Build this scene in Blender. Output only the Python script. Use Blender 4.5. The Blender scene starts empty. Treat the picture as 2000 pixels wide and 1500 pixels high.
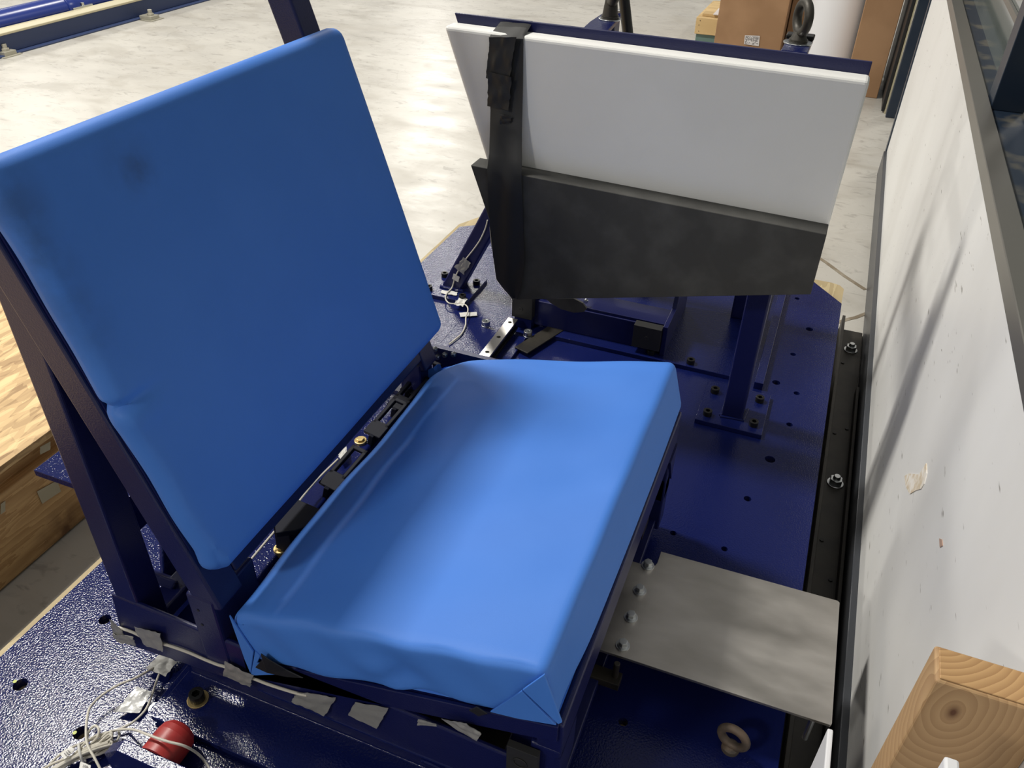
import bpy, bmesh, math, random
from mathutils import Vector, Matrix
random.seed(7)
SC = bpy.context.scene
COL = SC.collection

# ------------------------------------------------------------------ camera
FPX = 1581.7
CAMH = 1.2
RX = Vector((0.92839, 0.37108, 0.01821))
_a, _b, _c = 0.62800954, -0.36704452, -0.02269287
_f = Vector((math.sin(_b)*math.cos(_a), math.cos(_b)*math.cos(_a), -math.sin(_a)))
_r = Vector((math.cos(_b), -math.sin(_b), 0))
_d = _f.cross(_r)
CR = _r*math.cos(_c) + _d*math.sin(_c)
CD = _r*(-math.sin(_c)) + _d*math.cos(_c)
CF = _f
CO = Vector((0, 0, CAMH))
cam_d = bpy.data.cameras.new('camera')
cam_d.sensor_fit = 'HORIZONTAL'
cam_d.sensor_width = 36.0
cam_d.lens = FPX/2000*36.0
cam_d.clip_start = 0.02
cam = bpy.data.objects.new('camera', cam_d)
COL.objects.link(cam)
m = Matrix((( CR.x, -CD.x, -CF.x, CO.x), (CR.y, -CD.y, -CF.y, CO.y), (CR.z, -CD.z, -CF.z, CO.z), (0, 0, 0, 1)))
cam.matrix_world = m
SC.camera = cam

def ray(x, y): return CR*((x-1000)/FPX) + CD*((y-750)/FPX) + CF
def Z(x, y, z=0.0): d = ray(x, y); return CO + d*((z-CAMH)/d.z)
def Y(x, y, c): d = ray(x, y); return CO + d*(c/d.y)
def X(x, y, c): d = ray(x, y); return CO + d*(c/d.x)
def PL(x, y, p, n): d = ray(x, y); return CO + d*((Vector(p)-CO).dot(n)/d.dot(n))

# ------------------------------------------------------------------ light
w = bpy.data.worlds.new('world'); SC.world = w; w.use_nodes = True
w.node_tree.nodes['Background'].inputs[0].default_value = (1.0, 0.985, 0.96, 1)
w.node_tree.nodes['Background'].inputs[1].default_value = 0.27
def lamp(loc, power, sx=1.1, sy=0.7, tgt=None, col=(1.0, 0.965, 0.89)):
    l = bpy.data.lights.new('high_bay_lamp', 'AREA'); l.shape = 'RECTANGLE'; l.size = sx; l.size_y = sy
    l.energy = power; l.color = col
    o = bpy.data.objects.new('high_bay_lamp', l); COL.objects.link(o); o.location = loc
    return o
for (x, y, p) in [(-4.0, 2.0, 450), (-4.3, 8.9, 170), (-4.0, -5.5, 300), (-8.2, 15.5, 210), (-10.2, 20.5, 230),
                  (-11, 2.0, 380), (-12, 9.5, 300), (3.5, 10.0, 200)]:
    lamp((x, y, 5.5), p)
SC.view_settings.view_transform = 'Standard'; SC.view_settings.look = 'None'
SC.view_settings.exposure = 0.0; SC.view_settings.gamma = 1.0
SC.view_settings.use_curve_mapping = False

# ------------------------------------------------------------------ materials
def mat(name, col, rough=0.5, metal=0.0, bump=None, bstr=0.2, col2=None, cscale=5, clo=0.4, chi=0.6, coat=0.0, rvar=0.0,
        spec=0.5, stretch=(1, 1, 1), bdist=0.001, detail=4, sheen=0.0, sss=0.0):
    mt = bpy.data.materials.new(name); mt.use_nodes = True
    nt = mt.node_tree; b = nt.nodes['Principled BSDF']
    b.inputs['Base Color'].default_value = (*col, 1); b.inputs['Roughness'].default_value = rough
    b.inputs['Metallic'].default_value = metal; b.inputs['Coat Weight'].default_value = coat
    b.inputs['Coat Roughness'].default_value = 0.15
    b.inputs['Specular IOR Level'].default_value = spec
    b.inputs['Sheen Weight'].default_value = sheen
    tc = nt.nodes.new('ShaderNodeTexCoord'); mp = nt.nodes.new('ShaderNodeMapping'); mp.inputs['Scale'].default_value = stretch
    nt.links.new(tc.outputs['Object'], mp.inputs[0])
    if col2 is not None:
        n = nt.nodes.new('ShaderNodeTexNoise'); n.inputs['Scale'].default_value = cscale; n.inputs['Detail'].default_value = detail
        nt.links.new(mp.outputs[0], n.inputs['Vector'])
        r = nt.nodes.new('ShaderNodeMapRange'); r.inputs[1].default_value = clo; r.inputs[2].default_value = chi
        nt.links.new(n.outputs[0], r.inputs[0])
        mx = nt.nodes.new('ShaderNodeMix'); mx.data_type = 'RGBA'
        mx.inputs[6].default_value = (*col, 1); mx.inputs[7].default_value = (*col2, 1)
        nt.links.new(r.outputs[0], mx.inputs[0]); nt.links.new(mx.outputs[2], b.inputs['Base Color'])
        if rvar:
            rr = nt.nodes.new('ShaderNodeMapRange'); rr.inputs[1].default_value = 0; rr.inputs[2].default_value = 1
            rr.inputs[3].default_value = rough; rr.inputs[4].default_value = rough+rvar
            nt.links.new(r.outputs[0], rr.inputs[0]); nt.links.new(rr.outputs[0], b.inputs['Roughness'])
    if bump:
        n = nt.nodes.new('ShaderNodeTexNoise'); n.inputs['Scale'].default_value = bump; n.inputs['Detail'].default_value = 2
        nt.links.new(mp.outputs[0], n.inputs['Vector'])
        bp = nt.nodes.new('ShaderNodeBump'); bp.inputs['Strength'].default_value = bstr; bp.inputs['Distance'].default_value = bdist
        nt.links.new(n.outputs[0], bp.inputs['Height']); nt.links.new(bp.outputs[0], b.inputs['Normal'])
    return mt

def spots(mt, ob_pts, dark, strength=0.6):
    """smudges with a place of their own, in object coordinates: (x,y,z,radius)"""
    nt = mt.node_tree; b = nt.nodes['Principled BSDF']
    src = b.inputs['Base Color'].links[0].from_socket if b.inputs['Base Color'].links else None
    tc = nt.nodes.new('ShaderNodeTexCoord')
    nz = nt.nodes.new('ShaderNodeTexNoise'); nz.inputs['Scale'].default_value = 28; nz.inputs['Detail'].default_value = 5
    nt.links.new(tc.outputs['Object'], nz.inputs['Vector'])
    cur = src
    for (x, y, z, r, s) in ob_pts:
        d = nt.nodes.new('ShaderNodeVectorMath'); d.operation = 'DISTANCE'; d.inputs[1].default_value = (x, y, z)
        nt.links.new(tc.outputs['Object'], d.inputs[0])
        mr = nt.nodes.new('ShaderNodeMapRange'); mr.inputs[1].default_value = 0; mr.inputs[2].default_value = r
        mr.inputs[3].default_value = s; mr.inputs[4].default_value = 0
        nt.links.new(d.outputs['Value'], mr.inputs[0])
        mu = nt.nodes.new('ShaderNodeMath'); mu.operation = 'MULTIPLY'; mu.use_clamp = True
        m2 = nt.nodes.new('ShaderNodeMapRange'); m2.inputs[1].default_value = 0.3; m2.inputs[2].default_value = 0.6
        nt.links.new(nz.outputs[0], m2.inputs[0])
        nt.links.new(mr.outputs[0], mu.inputs[0]); nt.links.new(m2.outputs[0], mu.inputs[1])
        mx = nt.nodes.new('ShaderNodeMix'); mx.data_type = 'RGBA'; mx.inputs[7].default_value = (*dark, 1)
        nt.links.new(mu.outputs[0], mx.inputs[0])
        if cur: nt.links.new(cur, mx.inputs[6])
        else: mx.inputs[6].default_value = b.inputs['Base Color'].default_value
        cur = mx.outputs[2]
    nt.links.new(cur, b.inputs['Base Color'])

NAVY = (0.0060, 0.0105, 0.076)
M = {}
M['paint'] = mat('navy_textured_paint', NAVY, 0.11, bump=300, bstr=0.62, bdist=0.0010, spec=0.34)
M['paint_s'] = mat('navy_smooth_paint', (0.0055, 0.0085, 0.068), 0.34, bump=420, bstr=0.35, bdist=0.0008, spec=0.5)
M['vinyl'] = mat('blue_vinyl', (0.060, 0.205, 0.66), 0.55, bump=900, bstr=0.12, col2=(0.065, 0.215, 0.68), cscale=6, spec=0.3)
M['vinyl_b'] = mat('blue_vinyl_back', (0.060, 0.205, 0.66), 0.55, bump=900, bstr=0.12, col2=(0.065, 0.215, 0.68), cscale=6, spec=0.3)
M['white_foam'] = mat('white_foam', (0.77, 0.765, 0.745), 0.7, bump=260, bstr=0.15, col2=(0.80, 0.795, 0.775), sss=0)
M['black_foam'] = mat('black_foam', (0.050, 0.049, 0.046), 0.85, bump=400, bstr=0.2, col2=(0.078, 0.077, 0.072), cscale=14, clo=.45, chi=.7)
M['black_tape'] = mat('black_tape', (0.014, 0.014, 0.014), 0.48, bump=60, bstr=0.2)
M['black_hw'] = mat('black_oxide_steel', (0.02, 0.02, 0.02), 0.38, metal=0.6)
M['zinc'] = mat('zinc_steel', (0.55, 0.57, 0.58), 0.32, metal=1.0)
M['brass'] = mat('yellow_zinc', (0.72, 0.55, 0.25), 0.32, metal=0.9)
M['steel'] = mat('brushed_steel', (0.40, 0.375, 0.34), 0.30, metal=0.95, bump=11, bstr=0.16, bdist=0.012, col2=(0.62, 0.59, 0.55), cscale=9, clo=.3, chi=.7, rvar=0.16, stretch=(0.6, 1.6, 1))
M['rail'] = mat('ground_steel', (0.62, 0.60, 0.56), 0.28, metal=1.0, bump=30, bstr=0.1, stretch=(6, .5, 1))
M['duct'] = mat('grey_duct_tape', (0.33, 0.325, 0.31), 0.42, metal=0.25, bump=45, bstr=0.5, bdist=.004)
M['wtape'] = mat('white_tape', (0.62, 0.61, 0.58), 0.55, bump=80, bstr=0.4, bdist=.003)
M['cable'] = mat('cable_jacket', (0.56, 0.53, 0.46), 0.5)
M['anchor'] = mat('black_blue_anchor', (0.005, 0.006, 0.014), 0.6, spec=0.15)
M['red'] = mat('red_rubber', (0.33, 0.025, 0.022), 0.42, bump=120, bstr=0.1)
M['iron'] = mat('rusty_iron', (0.17, 0.12, 0.085), 0.6, metal=0.35, bump=180, bstr=0.5, col2=(0.10, 0.085, 0.07), cscale=30)
M['rubber'] = mat('black_block', (0.018, 0.018, 0.018), 0.6, bump=200, bstr=0.1)
M['channel'] = mat('dark_channel_steel', (0.013, 0.011, 0.009), 0.5, bump=90, bstr=0.4, col2=(0.026, 0.022, 0.016), cscale=16)
M['cream'] = mat('cream_strip', (0.50, 0.45, 0.30), 0.5)
M['navy_frame'] = mat('navy_aluminium', (0.010, 0.020, 0.040), 0.32, col2=(0.018, 0.028, 0.045), cscale=7)
M['sill'] = mat('grey_aluminium', (0.23, 0.22, 0.20), 0.33, metal=0.6)
M['ledge'] = mat('dusty_navy_ledge', (0.012, 0.022, 0.04), 0.4, col2=(0.09, 0.085, 0.07), cscale=11, clo=.5, chi=.62)
M['base'] = mat('grey_baseboard', (0.030, 0.035, 0.045), 0.35, col2=(0.05, 0.052, 0.058), cscale=3, stretch=(1, .3, 6))
M['card'] = mat('cardboard', (0.36, 0.21, 0.11), 0.8, bump=60, bstr=0.1, col2=(0.30, 0.17, 0.085), cscale=4)
M['roll'] = mat('white_roll', (0.75, 0.75, 0.77), 0.6)
M['label'] = mat('paper_label', (0.66, 0.63, 0.62), 0.6)
M['print'] = mat('label_print', (0.18, 0.17, 0.17), 0.6)
M['glass'] = mat('dark_glass', (0.10, 0.12, 0.115), 0.08, spec=0.8, col2=(0.15, 0.17, 0.16), cscale=2)
M['pipeblue'] = mat('blue_pipe_paint', (0.012, 0.03, 0.20), 0.25, spec=0.6)
M['railweb'] = mat('faded_blue_steel', (0.03, 0.05, 0.13), 0.5)

def wood(name, c1, c2, scale, axis='Z', knot=None, rough=0.65, ring=8.0):
    mt = bpy.data.materials.new(name); mt.use_nodes = True
    nt = mt.node_tree; b = nt.nodes['Principled BSDF']; b.inputs['Roughness'].default_value = rough
    tc = nt.nodes.new('ShaderNodeTexCoord'); mp = nt.nodes.new('ShaderNodeMapping')
    st = {'X': (0.12, 1, 1), 'Y': (1, 0.12, 1), 'Z': (1, 1, 0.12)}[axis]
    mp.inputs['Scale'].default_value = st
    nt.links.new(tc.outputs['Object'], mp.inputs[0])
    wv = nt.nodes.new('ShaderNodeTexNoise'); wv.inputs['Scale'].default_value = scale; wv.inputs['Detail'].default_value = 6
    wv.inputs['Distortion'].default_value = 0.6
    nt.links.new(mp.outputs[0], wv.inputs['Vector'])
    mu = nt.nodes.new('ShaderNodeMath'); mu.operation = 'MULTIPLY'; mu.inputs[1].default_value = ring
    nt.links.new(wv.outputs[0], mu.inputs[0])
    fr = nt.nodes.new('ShaderNodeMath'); fr.operation = 'FRACT'; nt.links.new(mu.outputs[0], fr.inputs[0])
    mx = nt.nodes.new('ShaderNodeMix'); mx.data_type = 'RGBA'
    mx.inputs[6].default_value = (*c1, 1); mx.inputs[7].default_value = (*c2, 1)
    nt.links.new(fr.outputs[0], mx.inputs[0]); nt.links.new(mx.outputs[2], b.inputs['Base Color'])
    if knot:
        d = nt.nodes.new('ShaderNodeVectorMath'); d.operation = 'DISTANCE'; d.inputs[1].default_value = knot[:3]
        sc = nt.nodes.new('ShaderNodeMapping'); sc.inputs['Scale'].default_value = (1, 1, 0.55)
        nt.links.new(tc.outputs['Object'], sc.inputs[0]); nt.links.new(sc.outputs[0], d.inputs[0])
        n2 = nt.nodes.new('ShaderNodeTexNoise'); n2.inputs['Scale'].default_value = 11; nt.links.new(tc.outputs['Object'], n2.inputs['Vector'])
        ad = nt.nodes.new('ShaderNodeMath'); ad.operation = 'MULTIPLY_ADD'; ad.inputs[1].default_value = 0.022
        nt.links.new(n2.outputs[0], ad.inputs[0]); nt.links.new(d.outputs['Value'], ad.inputs[2])
        m3 = nt.nodes.new('ShaderNodeMath'); m3.operation = 'MULTIPLY'; m3.inputs[1].default_value = knot[3]
        nt.links.new(ad.outputs[0], m3.inputs[0])
        sn = nt.nodes.new('ShaderNodeMath'); sn.operation = 'FRACT'; nt.links.new(m3.outputs[0], sn.inputs[0])
        m4 = nt.nodes.new('ShaderNodeMix'); m4.data_type = 'RGBA'
        m4.inputs[6].default_value = (*c1, 1); m4.inputs[7].default_value = (*c2, 1)
        nt.links.new(sn.outputs[0], m4.inputs[0])
        kr = nt.nodes.new('ShaderNodeMapRange'); kr.inputs[1].default_value = 0.013; kr.inputs[2].default_value = 0.018
        nt.links.new(ad.outputs[0], kr.inputs[0])
        m5 = nt.nodes.new('ShaderNodeMix'); m5.data_type = 'RGBA'; m5.inputs[6].default_value = (0.10, 0.035, 0.01, 1)
        nt.links.new(kr.outputs[0], m5.inputs[0]); nt.links.new(m4.outputs[2], m5.inputs[7])
        nt.links.new(m5.outputs[2], b.inputs['Base Color'])
    return mt
_k = Y(1862, 1392, .5)
KN1 = (_k.x-.23, -.02, (_k.z+.22)*.55, 150)
M['lumber'] = wood('pine_lumber', (0.45, 0.29, 0.145), (0.35, 0.21, 0.10), 10, 'Z', knot=KN1)
M['lumber_end'] = wood('pine_end_grain', (0.50, 0.31, 0.14), (0.34, 0.19, 0.08), 6, 'Z', knot=(-0.06, 0.06, 0.46, 150))
M['crate'] = wood('crate_lumber', (0.58, 0.37, 0.17), (0.40, 0.23, 0.09), 14, 'Y', ring=10)
M['plywood'] = wood('plywood', (0.47, 0.38, 0.22), (0.36, 0.28, 0.15), 12, 'Y', ring=4)
M['pallet'] = wood('pallet_pine', (0.62, 0.45, 0.22), (0.50, 0.35, 0.16), 6, 'X', ring=4)

def osb():
    mt = bpy.data.materials.new('osb_board'); mt.use_nodes = True; nt = mt.node_tree; b = nt.nodes['Principled BSDF']
    b.inputs['Roughness'].default_value = 0.7
    tc = nt.nodes.new('ShaderNodeTexCoord')
    outs = []
    for ang, sc in ((0.5, 48), (-0.4, 56), (1.3, 52)):
        mp = nt.nodes.new('ShaderNodeMapping'); mp.inputs['Rotation'].default_value = (0, 0, ang); mp.inputs['Scale'].default_value = (1, .3, 1)
        nt.links.new(tc.outputs['Object'], mp.inputs[0])
        v = nt.nodes.new('ShaderNodeTexVoronoi'); v.inputs['Scale'].default_value = sc; nt.links.new(mp.outputs[0], v.inputs['Vector'])
        outs.append(v.outputs['Color'])
    a = nt.nodes.new('ShaderNodeMix'); a.data_type = 'RGBA'; a.inputs[0].default_value = .5
    nt.links.new(outs[0], a.inputs[6]); nt.links.new(outs[1], a.inputs[7])
    a2 = nt.nodes.new('ShaderNodeMix'); a2.data_type = 'RGBA'; a2.inputs[0].default_value = .4
    nt.links.new(a.outputs[2], a2.inputs[6]); nt.links.new(outs[2], a2.inputs[7])
    bw = nt.nodes.new('ShaderNodeRGBToBW'); nt.links.new(a2.outputs[2], bw.inputs[0])
    cr = nt.nodes.new('ShaderNodeValToRGB'); cr.color_ramp.elements[0].position = .2; cr.color_ramp.elements[0].color = (.30, .18, .08, 1)
    cr.color_ramp.elements[1].position = .7; cr.color_ramp.elements[1].color = (.78, .55, .28, 1)
    nt.links.new(bw.outputs[0], cr.inputs[0]); nt.links.new(cr.outputs[0], b.inputs['Base Color'])
    return mt
M['osb'] = osb()

def floor_mat():
    mt = bpy.data.materials.new('painted_concrete'); mt.use_nodes = True; nt = mt.node_tree; b = nt.nodes['Principled BSDF']; b.inputs['Specular IOR Level'].default_value = 0.24
    tc = nt.nodes.new('ShaderNodeTexCoord')
    def noise(sc, det=5, st=(1, 1, 1), rot=0, dist=0.0):
        mp = nt.nodes.new('ShaderNodeMapping'); mp.inputs['Scale'].default_value = st; mp.inputs['Rotation'].default_value = (0, 0, rot)
        nt.links.new(tc.outputs['Object'], mp.inputs[0])
        n = nt.nodes.new('ShaderNodeTexNoise'); n.inputs['Scale'].default_value = sc; n.inputs['Detail'].default_value = det
        n.inputs['Distortion'].default_value = dist
        nt.links.new(mp.outputs[0], n.inputs['Vector']); return n.outputs[0]
    def rng(s, a, c_, lo=0, hi=1):
        r = nt.nodes.new('ShaderNodeMapRange'); r.inputs[1].default_value = a; r.inputs[2].default_value = c_
        r.inputs[3].default_value = lo; r.inputs[4].default_value = hi; nt.links.new(s, r.inputs[0]); return r.outputs[0]
    def mixc(f, a, c_):
        mx = nt.nodes.new('ShaderNodeMix'); mx.data_type = 'RGBA'
        nt.links.new(f, mx.inputs[0])
        if hasattr(a, 'links'): nt.links.new(a, mx.inputs[6])
        else: mx.inputs[6].default_value = (*a, 1)
        mx.inputs[7].default_value = (*c_, 1); return mx.outputs[2]
    c = mixc(rng(noise(1.2), .35, .7), (0.52, 0.50, 0.455), (0.44, 0.42, 0.38))
    c = mixc(rng(noise(2.8, 9, (1, 1.5, 1), .5, 1.0), .50, .72, 0, .75), c, (0.37, 0.345, 0.30))
    c = mixc(rng(noise(12, 8, (1, 2.2, 1), 1.1, 1.2), .58, .70, 0, .6), c, (0.28, 0.26, 0.235))
    c = mixc(rng(noise(90, 3), .70, .78, 0, .6), c, (0.22, 0.19, 0.16))
    # fine scratches
    v = nt.nodes.new('ShaderNodeTexVoronoi'); v.feature = 'DISTANCE_TO_EDGE'; v.inputs['Scale'].default_value = 2.6
    mp = nt.nodes.new('ShaderNodeMapping'); nt.links.new(tc.outputs['Object'], mp.inputs[0])
    nz = nt.nodes.new('ShaderNodeTexNoise'); nz.inputs['Scale'].default_value = 3; nt.links.new(tc.outputs['Object'], nz.inputs['Vector'])
    ad = nt.nodes.new('ShaderNodeVectorMath'); ad.operation = 'MULTIPLY_ADD'; ad.inputs[1].default_value = (.6, .6, 0)
    nt.links.new(nz.outputs['Color'], ad.inputs[0]); nt.links.new(mp.outputs[0], ad.inputs[2]); nt.links.new(ad.outputs[0], v.inputs['Vector'])
    mk = rng(v.outputs['Distance'], 0.0, 0.007, .55, 0)
    mm = nt.nodes.new('ShaderNodeMath'); mm.operation = 'MULTIPLY'; nt.links.new(mk, mm.inputs[0]); nt.links.new(rng(noise(1.5), .5, .6), mm.inputs[1])
    c = mixc(mm.outputs[0], c, (0.26, 0.24, 0.21))
    # bare, unpainted dusty concrete behind the crate
    sx = nt.nodes.new('ShaderNodeSeparateXYZ'); nt.links.new(tc.outputs['Object'], sx.inputs[0])
    fx = rng(sx.outputs[0], -1.46, -1.43, 1, 1)
    nt.links.new(c, b.inputs['Base Color'])
    nt.links.new(rng(noise(3.5, 6, (1, 2, 1), .4),   .3, .7, .22, .42), b.inputs['Roughness'])
    bp = nt.nodes.new('ShaderNodeBump'); bp.inputs['Strength'].default_value = .25; bp.inputs['Distance'].default_value = .002
    nt.links.new(noise(14, 5, (1, 1.5, 1), .4, .5), bp.inputs['Height']); nt.links.new(bp.outputs[0], b.inputs['Normal'])
    return mt
M['floor'] = floor_mat()

def wall_mat():
    mt = bpy.data.materials.new('scuffed_white_panel'); mt.use_nodes = True; nt = mt.node_tree; b = nt.nodes['Principled BSDF']
    b.inputs['Roughness'].default_value = 0.38
    tc = nt.nodes.new('ShaderNodeTexCoord')
    def noise(sc, det, st, dist=0, off=0):
        mp = nt.nodes.new('ShaderNodeMapping'); mp.inputs['Scale'].default_value = st; mp.inputs['Location'].default_value = (off, off, off)
        mp.inputs['Rotation'].default_value = (0.35, 0, 0)
        nt.links.new(tc.outputs['Object'], mp.inputs[0])
        n = nt.nodes.new('ShaderNodeTexNoise'); n.inputs['Scale'].default_value = sc; n.inputs['Detail'].default_value = det
        n.inputs['Distortion'].default_value = dist
        nt.links.new(mp.outputs[0], n.inputs['Vector']); return n.outputs[0]
    def rng(s, a, c_, lo=0, hi=1):
        r = nt.nodes.new('ShaderNodeMapRange'); r.inputs[1].default_value = a; r.inputs[2].default_value = c_
        r.inputs[3].default_value = lo; r.inputs[4].default_value = hi; nt.links.new(s, r.inputs[0]); return r.outputs[0]
    cur = (0.80, 0.795, 0.78)
    for f, colr in ((rng(noise(2.2, 4, (1, 1, .6)), .45, .75, 0, .7), (0.64, 0.625, 0.60)),
                    (rng(noise(16, 3, (1, 1, 5)), .70, .76, 0, .8), (0.22, 0.20, 0.18)),
                    (rng(noise(42, 2, (1, .6, 4), 0, 3), .74, .78, 0, .8), (0.17, 0.13, 0.11))):
        mx = nt.nodes.new('ShaderNodeMix'); mx.data_type = 'RGBA'; nt.links.new(f, mx.inputs[0])
        if isinstance(cur, tuple): mx.inputs[6].default_value = (*cur, 1)
        else: nt.links.new(cur, mx.inputs[6])
        mx.inputs[7].default_value = (*colr, 1); cur = mx.outputs[2]
    nt.links.new(cur, b.inputs['Base Color'])
    return mt
M['wall'] = wall_mat()

# ------------------------------------------------------------------ mesh helpers
def V(*a): return Vector(a)
class MB:
    def __init__(s): s.v = []; s.f = []; s.mi = []
    def add(s, vs, fs, mi=0):
        o = len(s.v); s.v += [Vector(v) for v in vs]; s.f += [tuple(i+o for i in f) for f in fs]; s.mi += [mi]*len(fs); return s
    def hexa(s, p, mi=0):   # p: 8 points bottom 4 ccw, top 4
        return s.add(p, [(3, 2, 1, 0), (4, 5, 6, 7), (0, 1, 5, 4), (1, 2, 6, 5), (2, 3, 7, 6), (3, 0, 4, 7)], mi)
    def box(s, a, b, mi=0):
        x0, y0, z0 = a; x1, y1, z1 = b
        return s.hexa([(x0, y0, z0), (x1, y0, z0), (x1, y1, z0), (x0, y1, z0), (x0, y0, z1), (x1, y0, z1), (x1, y1, z1), (x0, y1, z1)], mi)
    def obox(s, c, ax, ay, az, hx, hy, hz, mi=0):
        c = Vector(c); ax = Vector(ax).normalized()*hx; ay = Vector(ay).normalized()*hy; az = Vector(az).normalized()*hz
        return s.hexa([c-ax-ay-az, c+ax-ay-az, c+ax+ay-az, c-ax+ay-az, c-ax-ay+az, c+ax-ay+az, c+ax+ay+az, c-ax+ay+az], mi)
    def bar(s, p0, p1, w, h, up=(0, 1, 0), mi=0):   # w along up, h across
        p0 = Vector(p0); p1 = Vector(p1); d = (p1-p0); u = Vector(up).normalized(); sd = d.cross(u).normalized()
        u = sd.cross(d).normalized()
        return s.obox((p0+p1)/2, d, u, sd, d.length/2, w/2, h/2, mi)
    def prism(s, poly, d, mi=0):
        n = len(poly); d = Vector(d); P = [Vector(p) for p in poly]
        vs = P+[p+d for p in P]
        nrm = Vector((0, 0, 0))
        for i in range(n): nrm += P[i].cross(P[(i+1) % n])
        fl = nrm.dot(d) > 0
        bot = tuple(range(n)); top = tuple(range(n, 2*n))
        fs = [tuple(reversed(bot)), top]+[(i, (i+1) % n, n+(i+1) % n, n+i) for i in range(n)]
        if not fl: fs = [tuple(reversed(f)) for f in fs]
        return s.add(vs, fs, mi)
    def cyl(s, p0, p1, r, n=20, r2=None, mi=0, cap=True, phase=0):
        p0 = Vector(p0); p1 = Vector(p1); d = (p1-p0).normalized(); r2 = r if r2 is None else r2
        t = Vector((1, 0, 0)) if abs(d.x) < .9 else Vector((0, 1, 0)); u = d.cross(t).normalized(); v = d.cross(u)
        vs = []
        for k in range(n):
            a = 2*math.pi*k/n+phase; q = u*math.cos(a)+v*math.sin(a); vs += [p0+q*r, p1+q*r2]
        fs = [(2*k, 2*((k+1) % n), 2*((k+1) % n)+1, 2*k+1) for k in range(n)]
        if cap: fs += [tuple(2*k for k in reversed(range(n))), tuple(2*k+1 for k in range(n))]
        return s.add(vs, fs, mi)
    def ringcyl(s, p0, p1, ro, ri, n=20, depth=None, hexin=True, mi=0):   # socket cap: outer cylinder, hex recess
        p0 = Vector(p0); p1 = Vector(p1); d = (p1-p0).normalized(); depth = depth or (p1-p0).length*.6
        t = Vector((1, 0, 0)) if abs(d.x) < .9 else Vector((0, 1, 0)); u = d.cross(t).normalized(); v = d.cross(u)
        n = 24; A = []; B = []; Cc = []; D = []
        for k in range(n):
            a = 2*math.pi*k/n; q = u*math.cos(a)+v*math.sin(a)
            A.append(p0+q*ro); B.append(p1+q*ro)
            rr = ri/math.cos(((a+math.pi/6) % (math.pi/3))-math.pi/6)*.92 if hexin else ri
            Cc.append(p1+q*rr); D.append(p1-d*depth+q*rr)
        vs = A+B+Cc+D; fs = []
        for k in range(n):
            j = (k+1) % n
            fs += [(k, j, n+j, n+k), (n+k, n+j, 2*n+j, 2*n+k), (2*n+k, 2*n+j, 3*n+j, 3*n+k)]
        fs += [tuple(reversed(range(n))), tuple(range(3*n, 4*n))]
        return s.add(vs, fs, mi)
    def torus(s, c, axis, R, r, n=32, m_=12, mi=0, sx=1.0):
        c = Vector(c); d = Vector(axis).normalized(); t = Vector((0, 0, 1)) if abs(d.z) < .9 else Vector((1, 0, 0))
        u = d.cross(t).normalized(); v = d.cross(u); vs = []
        for i in range(n):
            a = 2*math.pi*i/n; q = u*math.cos(a)*sx+v*math.sin(a)
            for j in range(m_):
                b = 2*math.pi*j/m_; vs.append(c+q*(R+r*math.cos(b))+d*r*math.sin(b))
        fs = [(i*m_+j, i*m_+(j+1) % m_, ((i+1) % n)*m_+(j+1) % m_, ((i+1) % n)*m_+j) for i in range(n) for j in range(m_)]
        return s.add(vs, fs, mi)
    def tube(s, pts, r, n=8, mi=0, sub=6):
        P = [Vector(p) for p in pts]
        if sub > 1 and len(P) > 2:
            Q = []
            for i in range(len(P)-1):
                a = P[max(i-1, 0)]; b = P[i]; c = P[i+1]; d = P[min(i+2, len(P)-1)]
                for k in range(sub):
                    t = k/sub
                    Q.append(0.5*((2*b)+(c-a)*t+(2*a-5*b+4*c-d)*t*t+(3*b-a-3*c+d)*t**3))
            Q.append(P[-1]); P = Q
        vs = []; up = Vector((0.13, 0.21, 0.97)).normalized()
        for i, p in enumerate(P):
            d = (P[min(i+1, len(P)-1)]-P[max(i-1, 0)]).normalized(); u = d.cross(up)
            if u.length < 1e-3: u = d.cross(Vector((1, 0, 0)))
            u.normalize(); v = d.cross(u)
            for k in range(n): a = 2*math.pi*k/n; vs.append(p+(u*math.cos(a)+v*math.sin(a))*r)
        fs = [(i*n+k, i*n+(k+1) % n, (i+1)*n+(k+1) % n, (i+1)*n+k) for i in range(len(P)-1) for k in range(n)]
        fs += [tuple(reversed(range(n))), tuple((len(P)-1)*n+k for k in range(n))]
        return s.add(vs, fs, mi)
    def build(s, name, mt, parent=None, bevel=0.0, smooth=False, seg=2, origin=None):
        me = bpy.data.meshes.new(name)
        piv = Vector((0, 0, 0))
        if parent is not None: piv = parent_loc(parent)
        elif origin == 'base':
            xs = [v.x for v in s.v]; ys = [v.y for v in s.v]; zs = [v.z for v in s.v]
            piv = Vector(((min(xs)+max(xs))/2, (min(ys)+max(ys))/2, min(zs)))
        me.from_pydata([tuple(v-piv) for v in s.v], [], s.f)
        ms = mt if isinstance(mt, (list, tuple)) else [mt]
        for q in ms: me.materials.append(q)
        for p, i in zip(me.polygons, s.mi): p.material_index = i
        bm = bmesh.new(); bm.from_mesh(me); bmesh.ops.recalc_face_normals(bm, faces=bm.faces); bm.to_mesh(me); bm.free()
        o = bpy.data.objects.new(name, me); COL.objects.link(o)
        if parent is not None: o.parent = parent
        else: o.location = piv
        if smooth:
            for p in me.polygons: p.use_smooth = True
        if bevel:
            b = o.modifiers.new('bevel', 'BEVEL'); b.width = bevel; b.segments = seg; b.limit_method = 'ANGLE'; b.angle_limit = math.radians(35)
        if smooth and not bevel:
            try: me.set_sharp_from_angle(angle=math.radians(40))
            except Exception: pass
        return o
def parent_loc(p):
    q = Vector(p.location)
    while p.parent: p = p.parent; q += Vector(p.location)
    return q
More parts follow.
